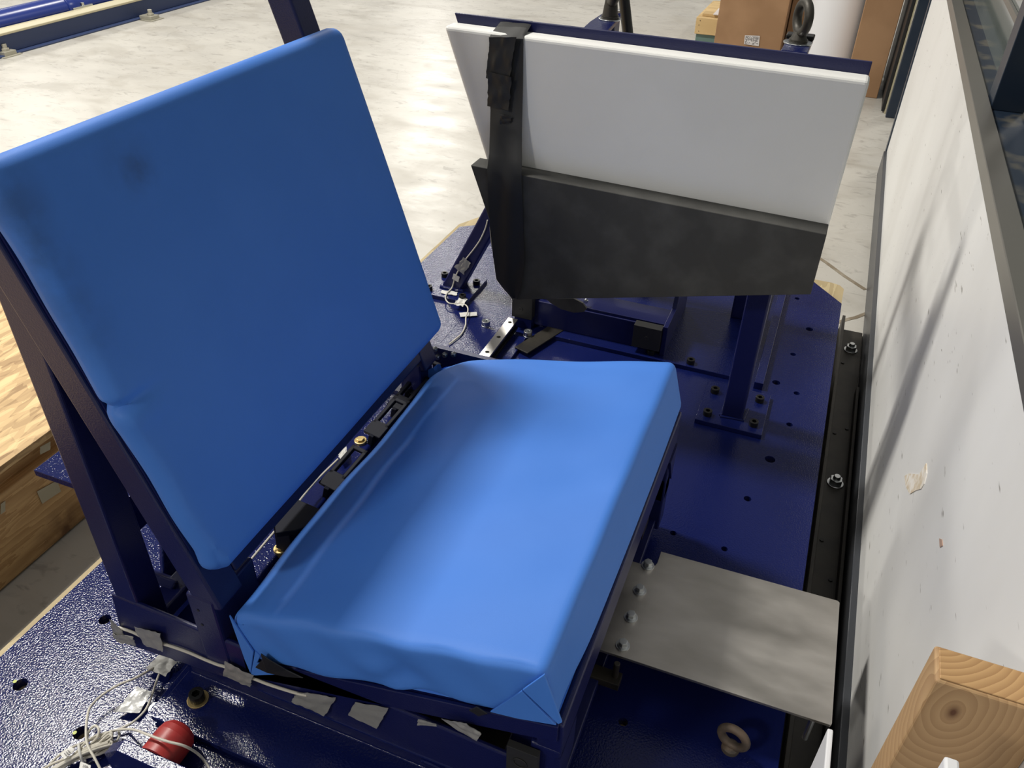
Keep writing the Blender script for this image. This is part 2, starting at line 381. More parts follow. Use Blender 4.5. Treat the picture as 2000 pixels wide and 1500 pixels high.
def tag(o, label=None, cat=None, group=None, kind=None):
    if label: o['label'] = label
    if cat: o['category'] = cat
    if group: o['group'] = group
    if kind: o['kind'] = kind
    return o
def empty(name, loc, label, cat, group=None):
    o = bpy.data.objects.new(name, None); COL.objects.link(o); o.location = loc; o.empty_display_size = .05
    return tag(o, label, cat, group)
def copy_tree(o, parent=None):
    c = o.copy(); COL.objects.link(c)
    if parent: c.parent = parent
    for ch in list(o.children): copy_tree(ch, c)
    return c

def plate(name, outline, holes, z0, z1, mt, parent=None, bevel=0.0):
    """flat plate with real round holes"""
    cu = bpy.data.curves.new(name, 'CURVE'); cu.dimensions = '2D'; cu.fill_mode = 'BOTH'
    th = z1-z0
    cu.extrude = th/2
    def spl(pts):
        s = cu.splines.new('POLY'); s.points.add(len(pts)-1)
        for i, p in enumerate(pts): s.points[i].co = (p[0], p[1], 0, 1)
        s.use_cyclic_u = True
    spl(outline)
    for (x, y, r) in holes: spl([(x+r*math.cos(a*math.pi/12), y+r*math.sin(a*math.pi/12)) for a in range(24)])
    tmp = bpy.data.objects.new('tmp', cu); COL.objects.link(tmp)
    dg = bpy.context.evaluated_depsgraph_get(); dg.update()
    me = bpy.data.meshes.new_from_object(tmp.evaluated_get(dg))
    bpy.data.objects.remove(tmp); me.name = name
    me.materials.clear(); me.materials.append(mt)
    bm = bmesh.new(); bm.from_mesh(me); bmesh.ops.remove_doubles(bm, verts=bm.verts, dist=1e-6)
    bmesh.ops.recalc_face_normals(bm, faces=bm.faces)
    piv = parent_loc(parent) if parent else Vector((0, 0, 0))
    for v in bm.verts: v.co += Vector((0, 0, (z0+z1)/2))-piv
    bm.to_mesh(me); bm.free()
    for p in me.polygons: p.use_smooth = False
    o = bpy.data.objects.new(name, me); COL.objects.link(o)
    if parent: o.parent = parent
    return o

def patch(mb, c, nx=10, ny=8, amp=0.0015, seed=0, rag=0.0, nrm=None, th=0.0008):
    """tape: bilinear sheet from four corners, wrinkled, ragged short ends, solid"""
    rnd = random.Random(seed); a, b, c2, d = [Vector(p) for p in c]
    n = nrm or (b-a).cross(d-a).normalized(); n = Vector(n).normalized()
    ph = [rnd.uniform(0, 6) for _ in range(6)]
    g = []
    e0 = [rnd.uniform(-rag, rag) for _ in range(ny+1)]; e1 = [rnd.uniform(-rag, rag) for _ in range(ny+1)]
    for j in range(ny+1):
        for i in range(nx+1):
            u = i/nx; v = j/ny
            uu = u + (e0[j]*(1-u) + e1[j]*u)
            p = (a*(1-uu)+b*uu)*(1-v)+(d*(1-uu)+c2*uu)*v
            h = amp*(math.sin(u*7+ph[0]+v*3)+.7*math.sin(v*9+ph[1]-u*4)+.5*math.sin(u*15+v*8+ph[2]))*.5
            g.append(p+n*(abs(h)+.0006))
    N = len(g); W = nx+1
    vs = g+[p-n*th for p in g]; fs = []
    for j in range(ny):
        for i in range(nx):
            k = j*W+i; fs += [(k, k+1, k+W+1, k+W), (N+k, N+k+W, N+k+W+1, N+k+1)]
    for i in range(nx):
        fs += [(i, N+i, N+i+1, i+1), (ny*W+i, ny*W+i+1, N+ny*W+i+1, N+ny*W+i)]
    for j in range(ny):
        k = j*W; fs += [(k, k+W, N+k+W, N+k), (k+nx, N+k+nx, N+k+nx+W, k+nx+W)]
    return mb.add(vs, fs)

def tape(label, corners, mt=None, seed=1, amp=.0015, rag=.02, nrm=None, group=None, name='duct_tape_strip', cat='tape', nx=12, ny=8, parent=None, dev=None):
    mb = MB(); patch(mb, corners, nx, ny, amp, seed, rag, nrm)
    if dev: mb.v = [dev(v) for v in mb.v]
    o = mb.build(name, mt or M['duct'], parent, smooth=True)
    return tag(o, label, cat, group) if parent is None else o

def rbox_pts(h, r, n):
    """coordinates along one axis: dense within the rounded ends"""
    L = [-h, -h+r*.15, -h+r*.35, -h+r*.6, -h+r]
    L += [-h+r+(2*h-2*r)*k/n for k in range(1, n)]
    return L+[-x for x in reversed(L[:5])]
def soft_box(hx, hy, hz, rr, nx, ny, nz, disp=None):
    X_, Y_, Z_ = rbox_pts(hx, rr, nx), rbox_pts(hy, rr, ny), rbox_pts(hz, rr, nz)
    idx = {}; vs = []; fs = []
    def vert(i, j, k):
        key = (i, j, k)
        if key in idx: return idx[key]
        p = Vector((X_[i], Y_[j], Z_[k]))
        q = Vector((max(-hx+rr, min(hx-rr, p.x)), max(-hy+rr, min(hy-rr, p.y)), max(-hz+rr, min(hz-rr, p.z))))
        d = p-q; n = d.normalized() if d.length > 1e-9 else Vector((0, 0, 1))
        p2 = q+n*rr
        if disp: p2 = disp(p2, n)
        idx[key] = len(vs); vs.append(p2); return idx[key]
    NX, NY, NZ = len(X_)-1, len(Y_)-1, len(Z_)-1
    for k in (0, NZ):
        for i in range(NX):
            for j in range(NY): fs.append((vert(i, j, k), vert(i+1, j, k), vert(i+1, j+1, k), vert(i, j+1, k)))
    for j in (0, NY):
        for i in range(NX):
            for k in range(NZ): fs.append((vert(i, j, k), vert(i+1, j, k), vert(i+1, j, k+1), vert(i, j, k+1)))
    for i in (0, NX):
        for j in range(NY):
            for k in range(NZ): fs.append((vert(i, j, k), vert(i, j+1, k), vert(i, j+1, k+1), vert(i, j, k+1)))
    return vs, fs

def socket_bolt(parent, x, y, z, mt=None, r=.0105, h=.013, washer=None, name='socket_head_bolt'):
    mb = MB(); z0 = z
    if washer: mb.cyl((x, y, z), (x, y, z+.002), r*1.45, 24, mi=1); z0 = z+.002
    mb.ringcyl((x, y, z0), (x, y, z0+h), r, r*.52, depth=h*.65)
    return mb.build(name, [mt or M['black_hw'], washer or M['brass']], parent, bevel=.0006)
def hex_bolt(parent, x, y, z, mt=None, r=.009, h=.008, wr=.0135, name='hex_bolt'):
    mt = mt or M['zinc']; mb = MB()
    mb.cyl((x, y, z), (x, y, z+.002), wr, 28); mb.cyl((x, y, z+.002), (x, y, z+.002+h*.3), r*1.15, 24)
    mb.cyl((x, y, z+.002+h*.3), (x, y, z+.002+h), r, 6, phase=random.uniform(0, 1)); mb.cyl((x, y, z+.002+h), (x, y, z+.0025+h), r*.8, 20)
    return mb.build(name, mt, parent, bevel=.0005)

FZ = -0.22
# ================================================================== the room
mb = MB(); mb.box((-14, -4, FZ-.1), (5, 26, FZ)); tag(mb.build('floor', M['floor']), kind='structure')
# cracks in the painted floor by the wall, filled joint lines
mb = MB()
def floor_line(pts, wd, z=FZ+.0012):
    P = [Z(x, y, FZ) for x, y in pts]
    for i in range(len(P)-1):
        a, b = P[i], P[i+1]; d = (b-a).normalized(); n = Vector((-d.y, d.x, 0))*wd/2
        mb.hexa([a-n, b-n, b+n, a+n]+[p+Vector((0, 0, z-FZ)) for p in (a-n, b-n, b+n, a+n)])
floor_line([(1594, 500), (1612, 512), (1650, 540), (1690, 566)], .016)
floor_line([(1630, 632), (1655, 624), (1672, 620), (1692, 612)], .014)
tag(mb.build('trim_1', mat('joint_filler', (0.20, 0.16, 0.11), 0.8, col2=(0.30, 0.26, 0.2), cscale=20)), kind='structure')

WX = 0.275
mb = MB(); mb.box((WX, -1.5, -.11), (WX+.027, 4.09, .67)); tag(mb.build('wall_right', M['wall']), kind='structure')
mb = MB(); mb.box((.261, -1.5, FZ), (.33, 4.08, -.107)); tag(mb.build('baseboard_right', M['base'], bevel=.002), kind='structure')
mb = MB(); mb.box((WX-.006, 4.09, FZ), (WX+.07, 4.14, 2.6)); tag(mb.build('trim_2', M['navy_frame'], bevel=.003), kind='structure')
mb = MB(); mb.box((WX-.006, -1.5, .665), (WX+.028, 4.09, .695)); tag(mb.build('trim_3', M['sill'], bevel=.0015), kind='structure')
w1 = bpy.data.objects.new('window_1', None); COL.objects.link(w1); w1.location = (.4, 2, .69); tag(w1, kind='structure')
mb = MB(); mb.box((WX+.028, -1.5, .64), (.46, 4.09, .682)); mb.build('window_ledge', M['ledge'], w1, bevel=.002)
mb = MB(); mb.box((.306, 1.98, .682), (.37, 2.06, 2.4)); mb.box((.306, 4.02, .682), (.37, 4.09, 2.4)); mb.box((.306, -1.5, 2.33), (.37, 4.09, 2.4)); mb.build('window_frame', M['navy_frame'], w1, bevel=.002)
mb = MB(); mb.box((.40, -1.5, .682), (.43, 2.0, .73)); mb.box((.375, -1.5, .682), (.385, 2.0, .705)); mb.build('window_bead', M['navy_frame'], w1, bevel=.003)
mb = MB(); mb.box((.408, -1.5, .69), (.414, 2.02, 2.35)); mb.build('pane', M['glass'], w1)
mb = MB(); mb.box((.345, 2.06, .682), (.351, 4.02, 2.35)); mb.build('pane', M['glass'], w1)
mb = MB()
for k in range(3): mb.box((.337-.0*k, 2.06, .80+.30*k), (.344, 4.02, .815+.30*k))
mb.build('glazing_bar', M['sill'], w1)
d1 = bpy.data.objects.new('door_1', None); COL.objects.link(d1); d1.location = (.31, 5.03, FZ); tag(d1, kind='structure')
mb = MB(); mb.box((.277, 5.01, FZ), (.345, 5.07, 2.6)); mb.box((.345, 5.02, FZ), (.36, 5.06, 2.6)); mb.build('door_frame', M['navy_frame'], d1, bevel=.004)
mb = MB(); mb.box((.250, 5.09, FZ+.01), (.268, 5.95, 2.3)); mb.build('door_leaf', mat('dark_door', (.01, .01, .011), .5), d1, bevel=.003)
mb = MB(); mb.box((.269, 5.08, FZ), (.276, 5.95, 2.5)); mb.build('seal_strip', M['cream'], d1)

# black channel that the sled rides in, along the wall
ch = empty('track_channel', (.2, 1.5, FZ), 'black steel floor channel with hex nuts running along the foot of the white wall', 'channel')
mb = MB(); mb.box((.165, -.6, FZ), (.258, 2.53, FZ+.012)); mb.build('web', M['channel'], ch, bevel=.001)
mb = MB(); fx = Z(1650, 616, FZ+.06); mb.box((fx.x-.006, -.6, FZ+.012), (fx.x+.003, fx.y, FZ+.06)); mb.build('flange', M['channel'], ch, bevel=.001)
mb = MB(); mb.box((.250, -.6, FZ+.012), (.258, 2.16, FZ+.04)); mb.build('flange', M['channel'], ch, bevel=.001)
for (px, py) in ((1661, 684), (1631, 944)):
    p = Z(px, py, FZ+.012); mb = MB()
    mb.cyl(p, p+V(0, 0, .003), .021, 28); mb.cyl(p+V(0, 0, .003), p+V(0, 0, .017), .0165, 6); mb.cyl(p+V(0, 0, .017), p+V(0, 0, .026), .0095, 20, r2=.008)
    mb.build('hex_nut', M['zinc'], ch, bevel=.001)
mb = MB()
for (px, py) in ((1646, 709), (1630, 846), (1654, 838), (1622, 1133), (1605, 1055)):
    p = Z(px, py, FZ+.012); mb = MB(); mb.cyl(p, p+V(0, 0, .0025), .005, 12); mb.build('dirt_speck', M['black_hw'], ch)

# ================================================================== far background
def box_thing(name, label, cat, a, b, mt, flaps=True, group=None):
    t = empty(name, ((a[0]+b[0])/2, (a[1]+b[1])/2, a[2]), label, cat, group)
    mb = MB(); mb.box(a, b); mb.build('carton', mt, t, bevel=.004)
    return t
bx = box_thing('cardboard_box', 'tall brown cardboard box bearing a small printed white label, behind the white board', 'box', (-.86, 5.9, FZ), (-.42, 6.5, .95), M['card'])
mb = MB(); mb.box((-.428, 5.895, FZ+.01), (-.424, 5.90, .94)); mb.build('crease', M['card'], bx)
lab = [Y(x, y, 5.897) for x, y in ((1453, 86), (1482, 90), (1484, 70), (1455, 69))]
mb = MB(); mb.prism(lab, (0, -.002, 0)); lo = mb.build('paper_label', M['label'], bx); lo['label'] = 'white label'
mb = MB(); rnd = random.Random(3)
for r_ in range(8):
    for c_ in range(14):
        if rnd.random() < (.72 if r_ > 3 else .5):
            u = .06+c_*.064; v = .08+r_*.11
            p = lab[0].lerp(lab[1], u).lerp(lab[3].lerp(lab[2], u), v)+V(0, -.0025, 0)
            mb.box(p-V(0, .0004, 0), p+V(rnd.uniform(.003, .006), 0, .0045))
mb.build('print', M['print'], lo)
box_thing('cardboard_box', 'narrow brown cardboard carton standing between the labelled box and the white cylinder', 'box', (-.415, 6.05, FZ), (-.27, 6.5, .95), M['card'])
box_thing('cardboard_box', 'tall slim brown cardboard box between the white cylinder and the dark door frame', 'box', (.025, 5.37, FZ), (.222, 5.62, 1.5), M['card'])
rl = empty('foam_roll', (-.09, 5.75, FZ), 'large white cylinder standing upright between the cardboard boxes', 'roll')
mb = MB(); mb.cyl((-.10, 5.8, FZ), (-.10, 5.8, 1.3), .185, 64); mb.build('cylinder_wall', M['roll'], rl, smooth=True)
mb = MB(); mb.torus((-.10, 5.8, 1.3), (0, 0, 1), .16, .012); mb.build('rolled_edge', M['roll'], rl, smooth=True)
cr = empty('wooden_crate', (-1.1, 6.4, FZ), 'pale pine crate left of the labelled cardboard box', 'crate')
mb = MB(); mb.box((-1.06, 6.25, FZ+.06), (-.88, 6.9, FZ+.17)); mb.build('board', M['pallet'], cr, bevel=.003)
mb = MB(); mb.box((-1.05, 6.27, FZ+.0), (-.88, 6.36, FZ+.06)); mb.build('skid', mat('green_tinted_base', (.12, .2, .18), .4), cr, bevel=.002)
mb = MB(); mb.box((-1.03, 6.3, FZ+.17), (-.88, 6.8, FZ+.19)); mb.build('lid', M['pallet'], cr, bevel=.003)
mb = MB()
for p in ((-1.03, FZ+.15), (-1.035, FZ+.12), (-1.03, FZ+.08)): mb = MB(); mb.cyl((p[0], 6.2485, p[1]), (p[0], 6.252, p[1]), .003, 8); mb.build('nail', M['black_hw'], cr)
mb = MB(); mb.box((-.95, 6.28, FZ+.19), (-.88, 6.5, FZ+.196)); tag(mb.build('paper_sheet', M['label'], origin='base'), 'white sheet lying on top of the pine crate', 'paper')

# long blue track with pipe on the floor at far left
tk = empty('blue_rail_track', (-5.1, 6, FZ), 'blue steel rail with a cream top edge bolted to the far floor', 'rail')
mb = MB(); mb.box((-5.17, -1, FZ), (-5.02, 12, FZ+.012)); mb.box((-5.12, -1, FZ+.012), (-5.06, 12, FZ+.12)); mb.build('rail_web', M['railweb'], tk, bevel=.004)
mb = MB(); mb.box((-5.17, -1, FZ+.12), (-5.04, 12, FZ+.135)); mb.build('top_strip', M['cream'], tk, bevel=.003)
for (px, py) in ((14, 108), (296, 38), (560, -30)):
    p = Z(px, py, FZ); mb = MB()
    mb.box((p.x-.05, p.y-.07, FZ), (p.x+.06, p.y+.07, FZ+.006)); mb.box((p.x-.07, p.y-.045, FZ+.006), (p.x+.04, p.y+.045, FZ+.03)); mb.cyl((p.x, p.y, FZ+.03), (p.x, p.y, FZ+.07), .016, 12)
    mb.cyl((p.x, p.y, FZ+.03), (p.x, p.y, FZ+.045), .026, 6)
    mb.build('rail_clamp', mat('clamp_steel', (.42, .40, .33), .5, metal=.4), tk, bevel=.002)
pt = empty('blue_pipe', (-5.22, 6, FZ), 'round blue pipe running behind the blue rail', 'pipe')
mb = MB(); mb.cyl((-5.27, -1, -.085), (-5.27, 4.63, -.085), .083, 40); mb.cyl((-5.27, 4.68, -.085), (-5.27, 12, -.085), .076, 40); mb.build('tube', M['pipeblue'], pt, smooth=True)
mb = MB(); mb.cyl((-5.27, 4.60, -.085), (-5.27, 4.70, -.085), .092, 40); mb.build('coupling', M['pipeblue'], pt, bevel=.006, smooth=True)
mb = MB(); mb.box((-5.20, 4.62, -.10), (-5.172, 4.80, -.075)); mb.cyl((-5.185, 4.72, -.075), (-5.185, 4.72, -.055), .012, 12); mb.build('latch', M['zinc'], pt, bevel=.002)
mb = MB()
for yy in (0.5, 3, 5.5, 8, 10.5): mb = MB(); mb.box((-5.32, yy, FZ), (-5.22, yy+.06, -.16)); mb.build('pipe_support', M['railweb'], pt)

# wooden crate with OSB top at left
oc = empty('osb_crate', (-1.8, .8, FZ), 'large timber crate with stained OSB lid, behind the bench at left', 'crate')
mb = MB(); mb.box((-2.9, -.9, .045), (-1.425, 2.05, .062)); mb.build('osb_lid', M['osb'], oc, bevel=.001)
crm = M['crate']; 
mb = MB(); mb.box((-1.50, -.9, -.135), (-1.46, 2.05, .028)); o = mb.build('side_board', crm, oc, bevel=.003)
mb = MB(); mb.box((-1.475, -.9, -.215), (-1.435, 2.05, -.005+.0)); o = mb.build('side_board', crm, oc, bevel=.004)
mb = MB(); mb.box((-2.9, -.9, -.21), (-1.5, 2.04, .044)); mb.build('body', M['crate'], oc)
for i, (a, b, c_, d) in enumerate((((40, 640), (70, 640), (70, 668), (40, 668)), ((1, 985), (10, 978), (10, 998), (1, 1005)), ((72, 960), (112, 938), (118, 960), (82, 984)), ((78, 873), (98, 862), (98, 878), (78, 888)))):
    if i == 0: continue
    q = [X(px, py, -1.4335) for px, py in (a, b, c_, d)]
    mb = MB(); patch(mb, q, 4, 4, .0004, i, .02, (1, 0, 0)); mb.build('paper_scrap', mat('old_paper', (.42, .38, .28), .8), oc)
spots(crm, [(-1.435+1.8, Y(54, 1025, 0).y if False else .06, .02, .09, .9)], (.12, .05, .02))

# ================================================================== sled platform
pb = MB()
PX0, PX1 = -1.10, .155
HOLES = [(1557, 583, .007), (1581, 643, .010), (1549, 692, .0075), (1516, 747, .010), (1556, 768, .0075), (1542, 829, .0075),
         (1504, 897, .0115), (1460, 974, .008), (1315, 1041, .0065), (1415, 1072, .0065), (1217, 1410, .0075),
         (205, 1210, .0105), (40, 1337, .0115), (158, 1431, .0115)]
outline = [(PX0, -.6), (PX1, -.6), (PX1, 2.305), (.067, 2.41), (-1.02, 2.385), (PX0, 2.325)]
ho = []
for (x, y, r) in HOLES: p = Z(x, y, 0); ho.append((p.x, p.y, r))
sp = empty('sled_platform', (-.47, 1, -.02), 'long navy painted steel platform plate drilled with round holes, carrying the seat bench', 'platform')
plate('deck_plate', outline, ho, -.019, 0, M['paint'], sp)
dabm = mat('yellow_green_paint', (.45, .5, .10), .5)
for (px, py) in ((29, 1331), (146, 1431)):
    p = Z(px, py, .0001); mb = MB(); mb.cyl(p, p+V(0, 0, .0004), .0032, 10); pm = mb.build('paint_dab', dabm, sp); pm['label'] = 'yellow paint dab'
for xa, xb in ((-1.06, -.98), (.07, .14)): mb = MB(); mb.box((xa, -.55, FZ), (xb, 2.2, -.04)); mb.build('runner', M['channel'], sp)
# timber planks under the deck edges
def plank(ol, holes, label):
    tag(plate('timber_plank', ol, holes, -.039, -.0195, M['plywood']), label, 'plank', 'planks under the platform')
plank([(-1.128, -.6), (-.62, -.6), (-.62, 2.36), (-1.0, 2.47), (-1.02, 2.485), (-1.06, 2.485), (-1.085, 2.47), (-1.128, 2.38)], [(ho[11][0], ho[11][1], .009), (ho[13][0], ho[13][1], .009)],
      'pale timber plank edging the left side of the navy platform')
plank([(-.1, -.6), (.1555, -.6), (.1565, 2.30), (.1570, 2.36), (.158, 2.44), (.145, 2.46), (.12, 2.468), (-.08, 2.47)], [],
      'timber plank whose rounded end shows at the far right corner of the platform')

# slide plates and linear rail lying on the deck
sb = empty('slide_base_plate', (-.74, 1.6, 0), 'navy base plate with pale socket bolts under the bright linear rail', 'plate')
mb = MB(); mb.box((-.835, .95, 0), (-.632, 1.745, .010)); mb.build('plate', M['paint'], sb, bevel=.0015)
for px, py in ((949, 636), (1031, 656)):
    p = Z(px, py, .010)
    mbx = MB(); mbx.cyl((p.x, p.y, .01), (p.x, p.y, .0125), .0125, 24); mbx.ringcyl((p.x, p.y, .0125), (p.x, p.y, .026), .0115, .0055); mbx.build('socket_head_bolt', M['zinc'], sb, bevel=.0006)
lr = empty('linear_rail', (-.69, 1.6, .01), 'bright bare steel rail with countersunk holes on the navy platform', 'rail')
zt = .040
a = Z(985, 624, zt); b = Z(1003, 621, zt)
xr0 = Z(990, 622, zt).x; xr0 = (Z(988, 622, zt).x+Z(941, 690, zt).x)/2; xr1 = xr0+.028
yl = [Z(994, 629, zt), Z(969, 657, zt), Z(946, 686, zt)]
plr = plate('rail_cap', [(xr0, .9), (xr1, .9), (xr1, Z(1003, 622, zt).y), (xr0, Z(1003, 622, zt).y)], [(xr0+.014, q.y, .0055) for q in yl]+[(xr0+.014, yl[-1].y-.09*k, .0055) for k in (1, 2, 3)], .034, .040, M['rail'], lr)
mb = MB(); yt = Z(1003, 622, zt).y
mb.box((xr0+.004, .9, .010), (xr1-.004, yt, .034)); mb.box((xr0-.001, .9, .010), (xr1+.001, yt, .018)); mb.build('rail_body', M['black_hw'], lr, bevel=.001)

# ================================================================== door panel rig
dr = empty('door_panel_rig', (-.35, 1.9, 0), 'navy steel rig with posts and foot plates holding up the foam boards', 'rig')
mb = MB()
backp = [Y(888, 24, 1.6), Y(1700, 122, 1.6)]
bl = [(-.757, .843), (.043, .837), (.040, .44), (-.60, .40)]
mb.prism([(x, 1.598, z) for x, z in bl], (0, .007, 0)); mb.build('backing_plate', M['paint_s'], dr, bevel=.0008)
TB = M['paint_s']
def sqtube(name, p0, p1, wd, mt=TB, parent=dr, up=(0, 1, 0), bevel=.005, hh=None):
    mb = MB(); mb.bar(p0, p1, wd, hh or wd, up); return mb.build(name, mt, parent, bevel=bevel, seg=3)
sqtube('front_post', (-.056, 1.631, .011), (-.056, 1.631, .80), .05)
sqtube('rear_post', (-.112, 2.095, .011), (-.112, 2.095, .745), .05)
sqtube('rear_post', (-.572, 2.095, .011), (-.572, 2.095, .761), .05)
sqtube('top_beam', (-.112, 1.66, .70), (-.112, 2.08, .70), .045, up=(1, 0, 0))
sqtube('top_beam', (-.572, 1.61, .69), (-.572, 2.08, .69), .045, up=(1, 0, 0))
sqtube('cross_beam', (-.55, 2.095, .45), (-.13, 2.095, .45), .045)
sqtube('brace', (-.938, 1.93, .004), (-.585, 1.93, .70), .055)
sqtube('brace_end_link', (-.585, 1.93, .70), (-.572, 2.09, .70), .05, up=(0, 0, 1))
# gusset with washer where the left eyebolt sits
gz = .745
gp = [Y(1150, 56, 2.02), Y(1176, 36, 2.1), Y(1212, 36, 2.1), Y(1186, 60, 2.02)]
mb = MB(); mb.prism([Z(x, y, .762) for x, y in ((1128, 72), (1152, 50), (1176, 34), (1212, 34), (1212, 40), (1180, 76))], (0, 0, .010)); mb.build('top_gusset', M['paint'], dr, bevel=.002)
mb = MB(); mb.prism([(-.14, 1.98, .745), (-.082, 1.98, .745), (-.082, 2.13, .745), (-.14, 2.13, .745)], (0, 0, .010)); mb.build('top_gusset', M['paint'], dr, bevel=.002)
mb = MB(); mb.box((-.143, 2.09, .755), (-.08, 2.125, .765)); mb.build('top_clip', M['black_hw'], dr, bevel=.003)
# foot plates
def footplate(x0, y0, x1, y1, z0, z1, bolts, br=.0105, mt=None):
    mb = MB(); mb.box((x0, y0, z0), (x1, y1, z1)); f = mb.build('foot_plate', M['paint'], dr, bevel=.0012)
    for (bx_, by_) in bolts: socket_bolt(f, bx_, by_, z1, r=br)
    return f
footplate(-.136, 1.568, .020, 1.738, 0, .012, [(-.112, 1.596), (-.112, 1.694), (-.004, 1.598), (-.004, 1.700)])
footplate(-1.015, 1.848, -.857, 2.0, 0, .012, [(-.99, 1.872), (-.982, 1.964), (-.875, 1.960), (-.877, 1.864)])
bp_ = footplate(-.60, 1.779, -.045, 2.34, 0, .012, [(-.194, 1.797), (-.30, 1.80), (-.50, 1.93)])
for (x0, y0, x1, y1) in ((-.083, 1.603, -.079, 1.655), (-.083, 1.600, -.028, 1.606), (-.029, 1.603, -.025, 1.655)):
    mb = MB(); mb.bar((x0, y0, .0135), (x1, y1, .0135), .006, .005); mb.build('weld_bead', M['paint'], dr, bevel=.001)
mb = MB(); mb.tube([V(-.966, 1.900, .014), V(-.95, 1.8975, .015), V(-.93, 1.8995, .014), V(-.91, 1.8975, .015), V(-.892, 1.900, .014)], .005, 8); mb.build('weld_bead', M['paint'], dr, smooth=True)
# flat bar along the deck beside the front post
q = Z(1474, 745, .018)
mb = MB(); mb.box((q.x-.0, q.y-.005, .0), (q.x+.022, 2.34, .020)); mb.build('side_flat_bar', M['paint'], dr, bevel=.001)
# low cross box with black end blocks
mb = MB(); mb.box((-.66, 1.815, .012), (-.275, 1.90, .088)); mb.build('cross_box', M['paint_s'], dr, bevel=.002)
mb = MB(); mb.prism([(-.52, 1.90, .15), (-.275, 1.90, .15), (-.275, 1.93, .15), (-.52, 1.93, .15)], (0, 0, .09)); mb.build('upper_member', M['paint_s'], dr, bevel=.002)
mb = MB(); mb.box((-.278, 1.80, .012), (-.266, 2.08, .10)); mb.prism([(-.278, 1.90, .10), (-.278, 2.08, .10), (-.278, 2.08, .30), (-.278, 2.0, .30)], (.012, 0, 0)); mb.build('side_gusset', M['paint_s'], dr, bevel=.001)
mb = MB(); mb.box((-.52, 1.82, .088), (-.278, 1.90, .096)); mb.build('box_lid', M['paint_s'], dr, bevel=.001)
mb = MB(); mb.box((-.352, 1.788, .030), (-.279, 1.815, .095)); mb.ringcyl((-.315, 1.788, .062), (-.315, 1.787, .062), .006, .003, hexin=False, depth=.0005); bb = mb.build('bump_block', M['rubber'], dr, bevel=.001); bb['label'] = 'black block'
zq = [Y(1000, 585, 1.80), Y(1040, 590, 1.80), Y(1003, 612, 1.80)]
x0b, x1b = Y(1000, 600, 1.79).x, Y(1039, 600, 1.79).x
mb = MB(); mb.box((x0b, 1.79, Y(1003, 618, 1.79).z), (x1b, 1.83, Y(1000, 583, 1.79).z+.012)); mb.ringcyl(((x0b+x1b)/2-.003, 1.79, Y(1018, 604, 1.79).z), ((x0b+x1b)/2-.003, 1.7885, Y(1018, 604, 1.79).z), .006, .003, depth=.001)
bb = mb.build('bump_block', M['rubber'], dr, bevel=.001); bb['label'] = 'black block'
mb = MB(); mb.box((x0b+.004, 1.80, .0), (x1b-.004, 1.83, Y(1003, 618, 1.79).z)); mb.box((x1b-.004, 1.83, 0), (x1b+.02, 1.86, .15)); mb.build('block_bracket', M['paint_s'], dr)
mb = MB(); mb.obox((-.585, 1.78, .012), (.35, 1, 0), (-1, .35, 0), (0, 0, 1), .11, .022, .002); mb.build('slide_strip', M['channel'], dr, bevel=.0005)
mb = MB(); c0 = Y(1145, 587, 1.83); mb.cyl(c0, c0+V(0, -.006, 0), .006, 16); mb.cyl(c0+V(0, -.006, 0), c0+V(0, -.009, 0), .004, 6); mb.build('socket_head_bolt', M['zinc'], dr)

# foam boards
def board(name, pts, y0, y1, mt, label, cat, bev):
    mb = MB(); mb.prism([(x, y0, z) for x, z in pts], (0, y1-y0, 0)); o = mb.build(name, mt, bevel=bev, seg=3)
    return tag(o, label, cat)
wb_ = board('foam_board', [(-.759, .827), (.046, .817), (.041, .45), (-.615, .42)], 1.550, 1.5975, M['white_foam'],
            'wide white foam board with slanted left side, mounted on the navy backing plate', 'foam board', .007)
bb_ = board('foam_board', [(-.681, .571), (.0415, .553), (.0415, .4255), (-.571, .272)], 1.500, 1.549, M['black_foam'],
            'charcoal black foam board fixed over the lower half of the white foam board', 'foam board', .0015)
tag(MB().prism([(x, 1.5505, z) for x, z in ((-.612, .42), (-.575, .40), (-.545, .262), (-.578, .268))], (0, .012, 0)).build('liner_sheet', M['wtape']),
    'white liner sheet showing as a thin sliver beside the black tape hem', 'sheet')
tag(MB().prism([(x, 1.60, z) for x, z in ((-.47, .30), (-.40, .31), (-.395, .345), (-.47, .345))], (0, .003, 0)).build('liner_sheet', M['wtape']),
    'small white corner of sheet hanging under the black foam board', 'sheet')
# black felt flap hanging under the panel
mb = MB(); ar = [(1065, 583), (1075, 592), (1095, 604), (1120, 611), (1140, 610), (1146, 603), (1138, 592), (1120, 583)]
mb.prism([Y(x, y, 1.66) for x, y in ar], (0, .006, 0)); tag(mb.build('tape_flap', M['black_foam'], bevel=.001), 'rounded black flap hanging below the charcoal foam board', 'flap')

